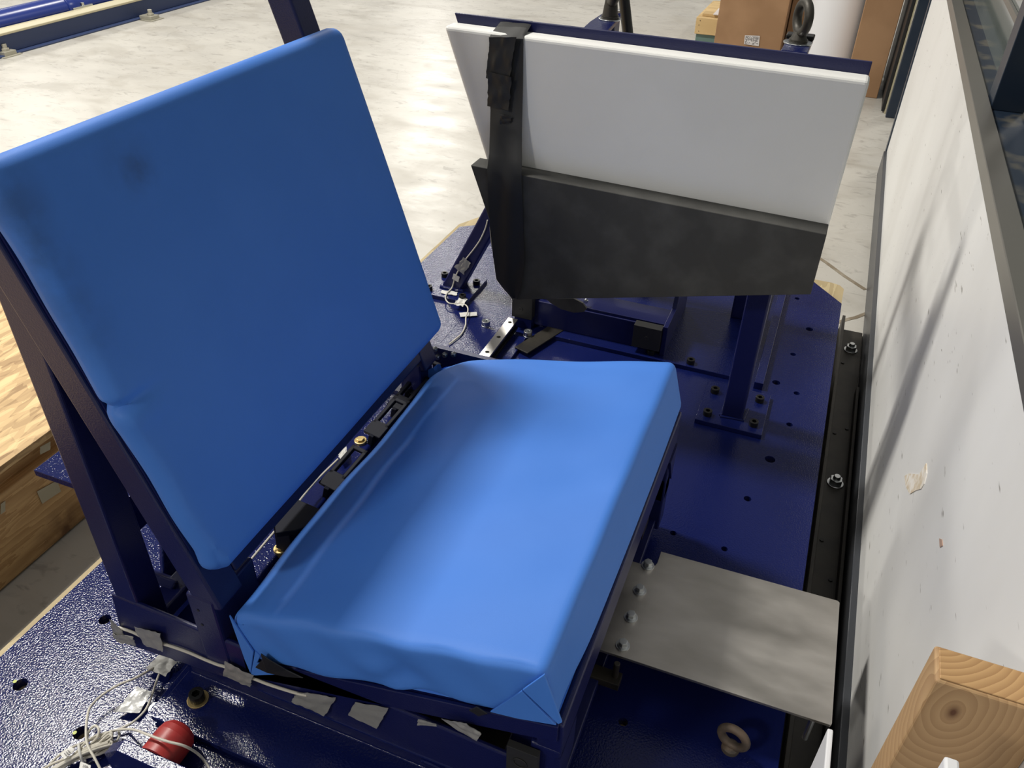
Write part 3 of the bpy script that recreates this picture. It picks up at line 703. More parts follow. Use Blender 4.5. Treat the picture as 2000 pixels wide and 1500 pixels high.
# black tape strap over both boards
def strap():
    rows = [  # (left px, right px, y px-left, y px-right, world y plane)
        ((984, 36), (1041, 41), 1.607), ((976, 45), (1037, 50), 1.5965), ((962, 62), (1026, 68), 1.560), ((957, 72), (1022, 76), 1.546), ((955, 110), (1022, 114), 1.544), ((954, 160), (1022, 162), 1.542),
        ((958, 215), (1021, 216), 1.538), ((957, 260), (1020, 262), 1.528), ((956, 300), (1020, 310), 1.514), ((953, 330), (1019, 340), 1.4955),
        ((955, 380), (1021, 390), 1.4945), ((958, 440), (1023, 450), 1.4945), ((964, 500), (1025, 505), 1.493), ((970, 545), (1021, 548), 1.492), ((985, 565), (1016, 570), 1.492), ((1000, 581), (1012, 583), 1.494)]
    vs = []; n = 10
    for k, (a, b, yy) in enumerate(rows):
        for i in range(n+1):
            u = i/n; p = Y(a[0]*(1-u)+b[0]*u, a[1]*(1-u)+b[1]*u, yy)
            p.y -= .0014*math.sin(u*9+k*.8)+.0016 + (.004*max(0, math.sin(k*1.1))*math.sin(math.pi*u) if k < 9 else .0015)
            vs.append(p)
    N = len(vs); W = n+1; R = len(rows)
    bk = [p+V(0, .0012, .0003) for p in vs]; fs = []
    for j in range(R-1):
        for i in range(n):
            k = j*W+i; fs += [(k, k+1, k+W+1, k+W), (N+k, N+k+W, N+k+W+1, N+k+1)]
    for i in range(n): fs += [(i, N+i, N+i+1, i+1), ((R-1)*W+i, (R-1)*W+i+1, N+(R-1)*W+i+1, N+(R-1)*W+i)]
    for j in range(R-1): k = j*W; fs += [(k, k+W, N+k+W, N+k), (k+n, N+k+n, N+k+n+W, k+n+W)]
    mb = MB(); mb.add(vs+bk, fs); return mb
ts = empty('tape_strap', Y(990, 300, 1.54), 'long strip of black tape wrapped over both foam boards near their left edge', 'tape')
strap().build('strip', M['black_tape'], ts, smooth=True)
mb = MB(); patch(mb, [Y(x, y, 1.5335) for x, y in ((957, 72), (1008, 72), (995, 165), (950, 152))], 12, 12, .003, 5, .02, (0, -1, 0)); mb.build('overlap', M['black_tape'], ts, smooth=True)
mb = MB(); patch(mb, [Y(x, y, 1.5305) for x, y in ((954, 140), (1000, 150), (994, 215), (953, 207))], 10, 10, .003, 8, .03, (0, -1, 0)); mb.build('overlap', M['black_tape'], ts, smooth=True)
mb = MB(); patch(mb, [Y(x, y, 1.5285) for x, y in ((976, 222), (1000, 228), (997, 240), (978, 243))], 6, 6, .003, 11, .05, (0, -1, 0)); mb.build('overlap', M['black_tape'], ts, smooth=True)
mb = MB(); fold = [(919, 322), (955, 330), (958, 440), (966, 510), (975, 548), (972, 545), (960, 500), (945, 430)]
patch(mb, [Y(956, 430, 1.4935), Y(966, 545, 1.4935), Y(1004, 585, 1.50), Y(955, 432, 1.52)], 8, 8, .002, 21, 0, (-1, -.4, 0)); 
mb = MB(); mb.add([Y(956, 440, 1.493), Y(972, 545, 1.493), Y(1000, 584, 1.495), Y(1003, 586, 1.545), Y(974, 540, 1.56), Y(958, 470, 1.55)], [(0, 1, 5), (1, 4, 5), (1, 2, 4), (2, 3, 4)]); o = mb.build('side_fold', M['black_tape'], ts)
sm = o.modifiers.new('s', 'SOLIDIFY'); sm.thickness = .0015

# eyebolts
def eyebolt(loc, label, R=.026, r=.0085, ang=0.0, sx=1.0, mt=None, group=None, collar=.014, sh=.022, wash=None):
    t = empty('eyebolt', loc, label, 'eyebolt', group); L = Vector(loc)
    z = L.z
    if wash: m0 = MB(); m0.cyl(L, L+V(0, 0, .003), wash, 32); m0.build('washer', M['zinc'], t, bevel=.0008); z += .003
    mb = MB(); b = V(L.x, L.y, z)
    mb.cyl(b, b+V(0, 0, .006), collar, 28); mb.cyl(b+V(0, 0, .006), b+V(0, 0, sh), collar*.9, 24, r2=r*1.15)
    mb.torus(b+V(0, 0, sh+R*.95), (math.sin(ang), math.cos(ang), 0), R, r, 40, 14, sx=sx)
    mb.build('eye_ring', mt or M['iron'], t, smooth=True)
    return t
p = Z(1426, 1462, 0)
eyebolt((p.x, p.y, 0), 'small rusty eyebolt screwed into the platform below the bare steel plate', R=.020, r=.0068, ang=.25, sh=.012, collar=.014)
M['dkiron'] = mat('dark_iron', (.055, .05, .042), .5, metal=.5, bump=150, bstr=.4)
eyebolt((-.112, 2.06, .755), 'dark lifting eyebolt on top of the right post, in front of the cardboard boxes', R=.031, r=.0105, ang=1.1, mt=M['dkiron'], collar=.021, sh=.022, wash=.032)
_e = Z(1191, 38, .772)
eyebolt((_e.x, _e.y, .772), 'dark lifting eyebolt on the left gusset beside the black tube behind the panel', R=.042, r=.0125, ang=1.1, mt=M['dkiron'], collar=.021, sh=.04, wash=.027)
# black tube behind the panel
pa = Y(1226, 63, 2.25); pb_ = Y(1219, 0, 2.25); dd = (pb_-pa).normalized()
bt = empty('support_tube', pa-dd*.5, 'black round tube rising behind the left eyebolt', 'tube')
lo_ = pa-dd*(pa.z/dd.z)
mb = MB(); mb.cyl(lo_, pa+dd*.5, .0145, 28); mb.build('tube', mat('black_tube', (.012, .012, .012), .35), bt, smooth=True)
mb = MB(); mb.cyl((lo_.x, lo_.y, 0), (lo_.x, lo_.y, .01), .03, 24); mb.build('foot', M['black_hw'], bt, bevel=.001)
q1 = Y(1201, 23, 2.25); q2 = Y(1213, 24, 2.25)
mb = MB(); mb.bar(q1, q2+V(.005, 0, 0), .012, .012); mb.build('clip', M['zinc'], bt, bevel=.001)

# cable on the brace
BD = (Vector((-.585, 1.93, .70))-Vector((-.938, 1.93, .004))).normalized()
def br(x, y): return Y(x, y, 1.9)
cp = [Y(952, 430, 1.898), Y(948, 446, 1.898), Y(938, 468, 1.898), Y(925, 487, 1.898), Y(910, 506, 1.897), Y(898, 524, 1.897), Y(889, 541, 1.897), Y(886, 552, 1.897), Y(882, 563, 1.892)]
cg = [(873, 573), (870, 583), (877, 592), (890, 593), (900, 592), (911, 597), (914, 606), (910, 620), (909, 636), (902, 651), (890, 662), (877, 672)]
bc = empty('sensor_cable', Z(905, 600, 0), 'thin white cable coming down the slanted navy brace onto the platform', 'cable')
mb = MB(); mb.tube(cp+[Z(x, y, .016 if y < 597 else .014) for x, y in cg], .0020, 8); mb.build('jacket', M['cable'], bc, smooth=True)
for k, (nm, q, mt, nn) in enumerate([
    ('lower half of the brace', [Y(x, y, 1.8965) for x, y in ((905, 502), (919, 513), (906, 536), (888, 522))], M['duct'], (0, -1, 0)),
    ]):
    tape('ragged grey tape piece holding the white cable on the slanted navy brace', q, mt, 30+k, .003, .08, nn, name='tape_piece')
tape('small square white tape piece on the lower end of the slanted brace', [Y(x, y, 1.8965) for x, y in ((886, 534), (898, 541), (895, 551), (883, 544))], M['wtape'], 33, .001, .02, (0, -1, 0), name='tape_piece')
tape('white tape strip at the foot of the slanted navy brace', [Z(x, y, .0135) for x, y in ((863, 567), (894, 571), (891, 578), (861, 573))], M['wtape'], 34, .002, .03, (0, 0, 1), name='tape_piece')
tape('crumpled white tape over the cable beside the brace foot plate bolts', [Z(x, y, .0145) for x, y in ((898, 580), (913, 584), (905, 600), (886, 596))], M['wtape'], 35, .004, .05, (0, 0, 1), name='tape_piece')
tape('straight white tape strip across the cable on bare platform', [Z(x, y, .004) for x, y in ((897, 611), (931, 610), (932, 617), (899, 619))], M['wtape'], 36, .001, .02, (0, 0, 1), name='tape_piece')

# ================================================================== bench
TH = math.radians(14.4); PH = math.radians(17.3)
def cu(l, y, t): return V(-.621+l*math.cos(TH)+t*math.sin(TH), y, .2815+l*math.sin(TH)-t*math.cos(TH))
def ba(h, y, t): return V(-.604-h*math.sin(PH)-t*math.cos(PH), y, .355+h*math.cos(PH)-t*math.sin(PH))
BN = empty('seat_bench', (-.5, .87, .012), 'navy steel seat bench frame under the two blue cushions', 'bench')
def bt_(name, p0, p1, wd, hh=None, up=(0, 1, 0), mt=None, bevel=.004): return sqtube(name, p0, p1, wd, mt or M['paint_s'], BN, up, bevel, hh)
BUP = Vector((-math.sin(PH), 0, math.cos(PH)))
for s, (y0, y1) in enumerate(((.53, .58), (1.16, 1.21))):
    ym = (y0+y1)/2
    # back arm behind cushion, runs on above it
    bt_('back_arm', ba(-.07, ym, .070), ba(.95, ym, .070), .05, .045)
    top = ba(.50, ym, .10)
    bt_('rear_strut', V(-.823, ym, .10), V(-.812, ym, top.z-.01), .0465, .044)
    # deep lower side rail, tapering forward
    a1 = Y(770, 1383, .53); a2 = Y(1000, 1478, .53)
    mb = MB(); dy = .008 if s == 0 else .05; mb.prism([(-.868, y0, .077), (-.76, y0, .090), (-.60, y0, .106), (a2.x, y0, .106), (-.13, y0, .106), (-.13, y0, .16), (a2.x, y0, a2.z-.003), (a1.x, y0, a1.z), (-.55, y0, .20), (-.849, y0, .209)], (0, dy, 0)); mb.build('lower_side_rail', M['paint_s'], BN, bevel=.003)
    mb = MB(); mb.box((-.688, y0-.0015, .12), (-.640, y0+.09 if s == 0 else y1, .288)); mb.build('seat_post', M['paint_s'], BN, bevel=.004)
    # cushion side plate
    a, b = cu(-.02, y0, .104), cu(.475, y0, .104)
    mb = MB(); mb.prism([a, b, b+V(0, 0, -.032), a+V(0, 0, -.045)], (0, .006 if s == 0 else .05, 0)); mb.build('pan_side_plate', M['paint_s'], BN, bevel=.001)
for (px, py) in ((387, 1192), (395, 1220)):
    p = Y(px, py, .5285); mb = MB(); mb.cyl(p, p+V(0, -.0006, 0), .0024, 12); mb.build('screw_hole', M['black_hw'], BN)
mb = MB(); mb.cyl((-.60, .530, .107), (-.15, .530, .107), .0022, 8); mb.build('rail_glint_bead', M['paint'], BN, smooth=True)  # thin bead added so the rail's lower edge catches a bright highlight line
# seat pan and back panel
mb = MB(); c0 = cu(.2375, .87, .1075); mb.obox(c0, (math.cos(TH), 0, math.sin(TH)), (0, 1, 0), (-math.sin(TH), 0, math.cos(TH)), .237, .333, .003); mb.build('seat_pan', M['paint_s'], BN)
mb = MB(); c0 = ba(.30, .87, .0475); mb.obox(c0, (-math.sin(PH), 0, math.cos(PH)), (0, 1, 0), (math.cos(PH), 0, math.sin(PH)), .26, .335, .003); mb.build('back_panel', M['paint_s'], BN)
bt_('light_block_bar', ba(-.018, .58, .058), ba(-.018, 1.16, .058), .05, .022, up=BUP)  # bar added to stop lamp light slipping under the back cushion onto the seat
# front frame
bt_('front_top_bar', V(-.146, .535, .262), V(-.146, 1.205, .262), .034, .07, up=(1, 0, 0))
bt_('front_bottom_bar', V(-.158, .535, .045), V(-.158, 1.205, .045), .04, .02, up=(1, 0, 0), bevel=.002)
for yy in (.557, 1.183): bt_('front_leg', V(-.150, yy, .03), V(-.150, yy, .24), .046, .040)
bt_('front_mid_rail', V(-.19, .54, .13), V(-.19, 1.20, .13), .05, .04, up=(1, 0, 0))
mb = MB(); mb.prism([(-.135, .532, .225), (-.135, .60, .225), (-.135, .60, .16), (-.135, .545, .12)], (.006, 0, 0)); mb.build('corner_gusset', M['paint_s'], BN)
mb = MB(); mb.prism([(-.131, 1.20, .225), (-.131, 1.14, .225), (-.131, 1.195, .14)], (.005, 0, 0)); mb.build('corner_gusset', M['paint_s'], BN)
mb = MB(); mb.box((-.197, .522, .172), (-.155, .532, .232)); mb.torus((-.178, .521, .205), (0, 1, 0), .009, .0008, 24, 6); mb.build('side_block', M['rubber'], BN, bevel=.002)
# rear cross members
bt_('rear_cross_bar', V(-.845, .58, .10), V(-.845, 1.16, .10), .03, .04, up=(0, 0, 1))
bt_('rear_cross_bar', V(-.69, .56, .175), V(-.69, 1.18, .175), .05, .045, up=(0, 0, 1), mt=M['paint'])
bt_('rear_cross_bar', V(-.80, .60, .05), V(-.80, 1.14, .05), .06, .05, up=(0, 0, 1), mt=M['paint'])
bt_('diagonal_strap', V(-.90, .66, .03), V(-.965, .78, .20), .03, .01, up=(0, 1, 0), mt=M['paint'])
zc = .335; c1 = Z(65, 918, zc)
mb = MB(); mb.prism([V(c1.x, c1.y, zc), V(-.85, c1.y+.0, zc), V(-.85, 1.15, zc), V(c1.x, 1.15, zc)], (0, 0, -.012)); mb.box((-.862, c1.y+.004, zc-.07), (-.85, 1.15, zc-.012)); mb.build('rear_angle', M['paint'], BN, bevel=.001)
bt_('lower_diagonal', V(-.93, .70, .02), V(-.86, .62, .14), .06, .016, up=(1, 0, 0))
# belt anchors in the gap between cushions
for k, yy in enumerate((.80, .905, 1.06, 1.15, 1.235-.03)):
    p0 = V(-.655, yy, .215)
    mb = MB()
    if k == 0:
        mb.prism([Z(x, y, .262) for x, y in ((535, 988), (582, 983), (628, 1003), (620, 1030), (578, 1045), (540, 1050))], (0, 0, .010))
        mb.bar(V(-.66, .73, .18), V(-.655, .73, .262), .05, .03)
    else:
        ax = V(.25, .97, .35).normalized(); ay = V(1, -.2, 0).normalized(); az = ax.cross(ay)
        c = V(-.655, yy, .235)
        for sgn in (-1, 1): mb.obox(c+ay*.014*sgn, ax, ay, az, .034, .004, .004)
        for sgn in (-1, 1): mb.obox(c+ax*.030*sgn, ax, ay, az, .004, .018, .004)
        mb.obox(c-ax*.045, ax, ay, az, .014, .02, .004)
        mb.bar(c-ax*.05, V(-.675, yy-.05, .18), .03, .01)
    mb.build('belt_anchor', M['anchor'], BN, bevel=.0015)
for (px, py) in ((704, 859), (548, 1070), (481, 1154)):
    p = Z(px, py, .205); mb = MB(); mb.cyl(p-V(0, 0, .012), p, .012, 20); mb.cyl(p, p+V(0, 0, .004), .008, 6); o = mb.build('anchor_bolt', M['brass'], BN, bevel=.001); o['label'] = 'yellow bolt'
# end plate with bolts at the far side
mb = MB(); mb.box((-.665, 1.256, .08), (-.50, 1.268, .268)); ep = mb.build('end_plate', M['paint_s'], BN, bevel=.001)
for (px, py) in ((851, 681), (856, 696), (870, 692), (887, 691)):
    p = Y(px, py, 1.256); mb = MB(); mb.cyl(p, p-V(0, .005, 0), .0062, 6); mb.cyl(p-V(0, .005, 0), p-V(0, .008, 0), .004, 12); mb.build('hex_bolt', M['zinc'], ep)
mb = MB(); mb.box((-.64, 1.205, .10), (-.52, 1.256, .14)); mb.build('end_bracket', M['paint_s'], BN)
# lower carriage under near rail
CG = empty('slide_carriage', (-.45, .5, 0), 'stepped navy slide plate with a brass-washered bolt lying in front of the seat bench', 'slide plate')
mb = MB(); mb.box((-.757, .457, .036), (-.02, .545, .048)); mb.build('upper_plate', M['paint'], CG, bevel=.0012)
mb = MB(); mb.box((-.750, .545, .036), (-.02, .550, .084)); mb.build('angle_lip', M['paint_s'], CG, bevel=.001)
mb = MB(); mb.cyl((-.75, .5445, .048), (-.03, .5445, .048), .0028, 10); mb.build('glint_fillet', M['paint'], CG, smooth=True)  # tube added along the bend to reflect the key lamp as a bright line
mb = MB(); mb.box((-.778, .418, .0), (-.02, .56, .030)); mb.build('lower_plate', M['paint'], CG, bevel=.0015)
mb = MB(); mb.box((-.745, .462, .030), (-.03, .55, .036)); mb.build('shim', M['black_hw'], CG)
p = Z(387, 1366, .048); socket_bolt(CG, p.x, p.y, .048, r=.0115, h=.015, washer=M['brass'])
p = Z(303, 1390, .030); mb = MB(); mb.cyl((p.x-.004, p.y+.005, .0), (p.x-.004, p.y+.005, .0), .0, 3) if False else None
mb.ringcyl((p.x-.012, p.y+.01, 0.0), (p.x-.012, p.y+.01, .018), .011, .0058); mb.build('socket_head_bolt', M['zinc'], CG, bevel=.0006)
mb = MB(); mb.tube([V(-.335, .543, .070), V(-.32, .542, .073), V(-.30, .543, .068)], .004, 8); mb.build('weld_bead', M['paint'], CG, smooth=True)
mb = MB(); mb.box((-.80, .5, .0), (-.755, .62, .008)); mb.build('side_tab', M['paint'], CG)
# carriage feet carrying the bench on the deck
for yy in (.60, 1.10): mb = MB(); mb.box((-.70, yy, 0), (-.15, yy+.05, .077)); mb.build('carriage_foot', M['channel'], BN)

# ------------------------------------------------------------------ cushions
def seat_disp(p, n):
    # local: x along depth (rear->front), y across, z normal
    x, y, z = p; q = Vector(p)
    if z > .03:
        # soft sag near rear edge, drawn-in rear far corner
        s = max(0, (-x-.13)/.11)
        q.z -= .010*s*s*(1+.5*math.sin(y*14))
        q.z += .0012*math.sin(x*31+y*9)+.0009*math.sin(y*37-x*13)
        d = math.hypot(x+.24, y-.34)
        q.z -= .018*math.exp(-(d/.05)**2)
    if n.y < -.5:    # near face: wrinkles in cloth
        k = max(0, min(1, (.05-z)/.09))
        q.y += .006*k*math.sin(x*17+.6)*math.exp(-((x-.0)/.2)**2)+.0015*math.sin(x*60+z*40)
        q.y += -.008*math.exp(-(((x+.0)/.03)**2+((z+.005)/.018)**2)) + .007*math.exp(-(((x-.03)/.025)**2+((z+.012)/.02)**2))
        q.y += -.006*math.exp(-(((x-.015)/.02)**2+((z+.04)/.012)**2))
    if n.x > .5:
        q.x += .004*math.sin(y*5+1)*(.05-z)*8
        q.x += -.006*math.exp(-((y+.30)/.06)**2)*max(0, (.03-z)/.08)
    return q
SA = Vector((math.cos(TH), 0, math.sin(TH))); SN = Vector((-math.sin(TH), 0, math.cos(TH)))
sc_ = cu(.2395, .87, .0508)
def local(o, c, ax, ay, az):
    o.matrix_world = Matrix(((ax.x, ay.x, az.x, c.x), (ax.y, ay.y, az.y, c.y), (ax.z, ay.z, az.z, c.z), (0, 0, 0, 1)))
SEAT = bpy.data.objects.new('seat_cushion', None); COL.objects.link(SEAT); SEAT.location = (sc_.x, sc_.y, .19)
tag(SEAT, 'bright blue vinyl seat cushion with folded corners lying flat on the bench', 'cushion')
vs, fs = soft_box(.2408, .3422, .0509, .0145, 44, 60, 8, seat_disp)
mb = MB(); mb.add([sc_+SA*v.x+Vector((0, 1, 0))*v.y+SN*v.z for v in vs], fs); mb.build('cover', M['vinyl'], SEAT, smooth=True)
def flap(name, pts, yp, th=.0025, par=SEAT, mt=None, lift=None):
    mb = MB(); P = [Y(x, y, yp) for x, y in pts]
    if lift:
        for i, l in lift.items(): P[i].y -= l
    mb.prism(P, (0, th, 0)); return mb.build(name, mt or M['vinyl'], par, bevel=.0008)
flap('fold_flap', [(1063, 1318), (1022, 1344), (1090, 1415), (1097, 1412)], .5255, .003, lift={1: .003})
flap('fold_flap', [(1020, 1346), (957, 1391), (1010, 1404), (1086, 1417)], .5245, .003, lift={0: .003})
flap('fold_flap', [(447, 1203), (497, 1271), (489, 1316), (478, 1290)], .5255, .003, lift={1: .003})
flap('fold_flap', [(498, 1272), (508, 1282), (502, 1295), (540, 1318), (489, 1320)], .5245, .003)
flap('black_tape_end', [(512, 1273), (528, 1286), (560, 1310), (592, 1325), (560, 1323), (522, 1315), (498, 1304), (511, 1290)], .5215, .002, mt=M['black_tape'], lift={0: .004, 1: .003})
flap('black_tape_end', [(915, 1388), (931, 1381), (952, 1395), (935, 1400)], .5235, .002, mt=M['black_tape'])
# rear far tucked corner
mb = MB(); q0 = cu(-.002, 1.19, .0); patch(mb, [cu(.0, 1.205, .01), cu(-.03, 1.19, .02), cu(-.025, 1.19, .09), cu(.0, 1.205, .09)], 6, 6, .006, 4, .05); mb.build('tucked_corner', M['vinyl'], SEAT, smooth=True)

def back_disp(p, n):
    x, y, z = p; q = Vector(p)   # x up, y across, z toward the sitter
    if n.z > .5: q.z += .0012*math.sin(x*9+y*5)+.0010*math.sin(y*13-x*7)
    if n.y < -.4 and True:
        # pinch on the near side, a third up
        q.y += .0065*math.exp(-((x+.012+.15*(z-.02))/.0065)**2) - .0015*math.exp(-((x+.030)/.014)**2)
        d = math.hypot((x-.03), z); q.y -= .004*math.exp(-(d/.05)**2)
        q.y += .0015*math.sin(x*42)+.0015*math.sin(x*19)
    if n.z > .3 and y < -.27:
        k = math.exp(-((y+.33)/.035)**2); q.z -= .007*k*math.exp(-((x+.012)/.008)**2); q.z += .003*k*math.exp(-((x+.034)/.016)**2)
    if n.y < -.2 and x < -.24: q.z -= .010*((-.24-x)/.04)
    return q
bcn = ba(.283, .87, .0225)
BA = Vector((-math.sin(PH), 0, math.cos(PH))); BNn = Vector((math.cos(PH), 0, math.sin(PH)))
BACK = bpy.data.objects.new('back_cushion', None); COL.objects.link(BACK); BACK.location = (bcn.x, bcn.y, .34)
tag(BACK, 'dark-smudged blue vinyl back cushion leaning upright against the bench frame', 'cushion')
vs, fs = soft_box(.284, .342, .0225, .0215, 130, 60, 3, back_disp)
mb = MB(); mb.add([bcn+BA*v.x+Vector((0, 1, 0))*v.y+BNn*v.z for v in vs], fs); mb.build('cover', M['vinyl_b'], BACK, smooth=True)
pts = []
for (px, py, r, s) in ((268, 332, .03, .45), (250, 318, .05, .2), (70, 500, .03, .4), (45, 440, .05, .3), (178, 755, .014, .9), (205, 790, .012, .9), (90, 560, .06, .35), (150, 650, .06, .25), (238, 794, .010, .5), (20, 385, .05, .3)):
    q = PL(px, py, ba(0, 0, 0), BNn); q = q-Vector(BACK.location); pts.append((q.x, q.y, q.z, r, s))
spots(M['vinyl_b'], pts, (.035, .055, .10))

# ------------------------------------------------------------------ bare steel foot plate
zf = .10
FP = empty('steel_plate', (.03, .93, zf-.006), 'bare brushed steel plate bolted at the bench front, sticking out toward the wall', 'plate')
pp = [(1291, 1077), (1293, 1077.5), (1636, 1173), (1640, 1177), (1625, 1413), (1622, 1416), (1175, 1269.5)]
W2 = [Z(x, y, zf) for x, y in pp]
ntch = [Z(1284, 1098, zf), Z(1280, 1103, zf)]
lf = Z(1236, 1090, zf)
poly = [(q.x, q.y) for q in (W2[0], W2[2], W2[3], W2[4], W2[5])]
yb0 = Z(1175, 1269.5, zf).y; xl = -.20
poly = [(ntch[1].x, ntch[1].y-.002), (ntch[0].x, ntch[0].y), (W2[0].x, W2[0].y), (W2[2].x, W2[2].y), (W2[3].x, W2[3].y), (W2[4].x, W2[4].y), (W2[5].x, W2[5].y), (W2[6].x, yb0), (xl, yb0), (xl, 1.0), (-.13, 1.0)]
po = plate('plate', list(reversed(poly)), [], zf-.006, zf, M['steel'], FP)
b = po.modifiers.new('b', 'BEVEL'); b.width = .0008; b.segments = 2; b.limit_method = 'ANGLE'
for (px, py) in ((1265, 1105), (1249, 1154), (1232, 1206), (1216, 1261)):
    p = Z(px, py, zf); hex_bolt(FP, p.x, p.y, zf, r=.0075, h=.009, wr=.0115)
mb = MB(); p = Z(1205, 1292, .075); mb.box((-.195, .775, .045), (-.105, .80, .060)); mb.cyl((-.115, .79, .06), (-.115, .79, .094), .005, 14); mb.box((-.195, .775, .060), (-.185, .8, .094)); mb.build('clamp_bar', M['channel'], FP, bevel=.001)
q = Z(1605, 1400, .094); mb = MB(); mb.cyl(V(.185, .825, .02), V(.185, .825, .094), .0045, 12); mb.cyl(V(.185, .825, .09), V(.185, .825, .094), .011, 20); mb.build('screw', M['zinc'], FP)

# ------------------------------------------------------------------ red buffer and bracket
zb = .085
e0 = Z(235, 1450, zb); e1 = Z(352, 1500, zb)
RB = empty('stop_bracket', (-.70, .36, 0), 'navy stop bracket with chamfered corner at the bottom left of the platform', 'bracket')
yb_ = (Z(210, 1462, zb).y)
xA = Z(207, 1467, zb).x
mb = MB(); y0 = e0.y-.012; mb.prism([(xA+.012, y0, zb), (-.45, y0, zb), (-.45, y0, 0), (xA-.02, y0, 0), (xA-.02, y0, zb-.03)], (0, .018, 0)); mb.build('upright_plate', M['paint'], RB, bevel=.001)
mb = MB(); mb.box((xA-.02, y0-.10, 0), (-.45, y0, .01)); mb.build('foot', M['paint'], RB, bevel=.001)
tb = Y(335, 1420, .44)
ys = y0+.018
cx = Z(310, 1470, .05).x
mb = MB(); R_ = .029
pc = V(-.690, ys, .062)
prof = [(0, R_), (.036, R_), (.046, R_*.93), (.053, R_*.75), (.057, R_*.45), (.058, 0.001)]
n = 32
for i in range(len(prof)-1):
    (a0, r0), (a1, r1) = prof[i], prof[i+1]
    mb.cyl(pc+V(0, a0, 0), pc+V(0, a1, 0), r0, n, r2=r1, cap=(i == 0))
BU = tag(mb.build('rubber_buffer', M['red'], smooth=True, origin='base'), 'red round-nosed rubber buffer pointing at the bench from the stop bracket', 'buffer')

# ------------------------------------------------------------------ cables
CB = empty('coiled_cable', Z(150, 1470, 0), 'coiled bundle of cream cable with long loose loops at the lower left of the platform', 'cable')
def zl(seq): return [Z(x, y, z) for x, y, z in seq]
mb = MB(); r = .0019
mb.tube(zl([(330, 1287, .010), (310, 1300, .008), (293, 1308, .018), (267, 1323, .026), (233, 1337, .028), (200, 1357, .026), (177, 1380, .024), (170, 1403, .026), (168, 1433, .030), (171, 1455, .036), (184, 1479, .034), (196, 1502, .028)]), r)
mb.tube(zl([(322, 1296, .01), (312, 1314, .014), (303, 1338, .016), (295, 1363, .018), (283, 1388, .018), (260, 1410, .014), (233, 1424, .01), (204, 1434, .01), (177, 1445, .014), (142, 1459, .018), (117, 1474, .016), (92, 1498, .008)]), r)
mb.tube(zl([(120, 1500, .012), (150, 1468, .022), (178, 1442, .024), (205, 1432, .02), (233, 1425, .02), (260, 1425, .055), (284, 1433, .092), (305, 1441, .098), (330, 1449, .098), (360, 1457, .090), (386, 1472, .062), (402, 1490, .046), (412, 1506, .044)]), r)
mb.tube(zl([(170, 1455, .02), (172, 1432, .022), (184, 1418, .026), (193, 1424, .028), (190, 1440, .024), (178, 1452, .02)]), r)
mb.tube(zl([(232, 1428, .012), (233, 1438, .01), (226, 1448, .008), (212, 1450, .006)]), r)
rnd = random.Random(12)
for k in range(15):
    o1 = rnd.uniform(-9, 12)+k*.4; o2 = rnd.uniform(-6, 26); hz = rnd.uniform(.006, .026)
    mb.tube(zl([(214+rnd.uniform(-5, 6), 1452+o1*.8, hz), (190, 1458+o1, hz+.004), (160, 1470+o1*.7, hz+.005), (128, 1484+o2*.5, hz), (96, 1500+o2, hz*.7), (70, 1516+o2, hz*.6)]), r)
    if k % 3 == 0:
        mb.tube(zl([(195, 1455+o1, hz), (214, 1444+o1, hz), (219, 1438+o1*.8, hz+.004), (212, 1434+o1*.8, hz+.005), (196, 1448+o1, hz+.003), (182, 1460+o1, hz)]), r)
mb.build('cable_loops', M['cable'], CB, smooth=True)
mb = MB(); mb.torus(Z(160, 1473, .016), (Z(96, 1500, .016)-Z(190, 1458, .016)), .015, .002, 24, 8); mb.build('cable_tie', M['wtape'], CB, smooth=True)
for k, q in enumerate((((118, 1474), (138, 1458), (147, 1465), (127, 1484)), ((158, 1488), (178, 1496), (176, 1508), (154, 1506)))):
    mb = MB(); patch(mb, [Z(x, y, .03) for x, y in q], 6, 4, .002, k, 0, (0, 0, 1))
    t_ = mb.build('cable_tag', M['wtape'], CB, smooth=True)
    mb = MB()
    P = [Z(x, y, .0335) for x, y in q]
    for r_ in range(3):
        for c_ in range(3):
            p = P[0].lerp(P[1], .3+.17*c_).lerp(P[3].lerp(P[2], .3+.17*c_), .25+.2*r_); mb.box(p-V(.0012, .0006, .0003), p+V(.0012, .0006, 0))
    mb.build('tag_print', M['print'], t_)

RC = empty('sensor_cable', Y(400, 1290, .53), 'cream cable taped along the near lower rail of the seat bench', 'cable')
yc = .5265
mb = MB(); mb.tube([Y(x, y, yc) for x, y in ((232, 1226), (246, 1230), (262, 1236), (285, 1247), (317, 1257), (340, 1264), (370, 1275), (400, 1288), (425, 1298), (441, 1303), (470, 1318), (497, 1326), (520, 1335), (550, 1345), (580, 1354), (600, 1358))], .0024, 8)
mb.build('jacket', M['cable'], RC, smooth=True)
def rail_tape(label, pts, seed, mt=None):
    tape(label, [Y(x, y, .5235) for x, y in pts], mt or M['duct'], seed, .0030, .018, (0, -1, 0), nx=14, ny=10)
rail_tape('folded grey tape wrapped on the left corner of the near lower rail', [(216, 1207), (240, 1232), (254, 1255), (222, 1240)], 41)
tape('curled grey tape tail below the rail corner wrap, touching the platform side', [Y(x, y, .522) for x, y in ((221, 1237), (262, 1243), (266, 1261), (231, 1252))], M['duct'], 42, .003, .02, (0, -1, 0))
rail_tape('wide grey tape strip holding the cable just right of the rail corner', [(263, 1224), (314, 1236), (320, 1272), (282, 1258)], 43)
rail_tape('shiny grey tape strip on the rail directly below the cushion corner', [(440, 1291), (495, 1319), (490, 1341), (438, 1319)], 44)
tape('broad grey tape piece over the cable end under the blue seat cushion', [Y(x, y, .5275) for x, y in ((583, 1350), (657, 1362), (634, 1398), (570, 1368))], M['duct'], 45, .003, .02, (0, -1, 0))
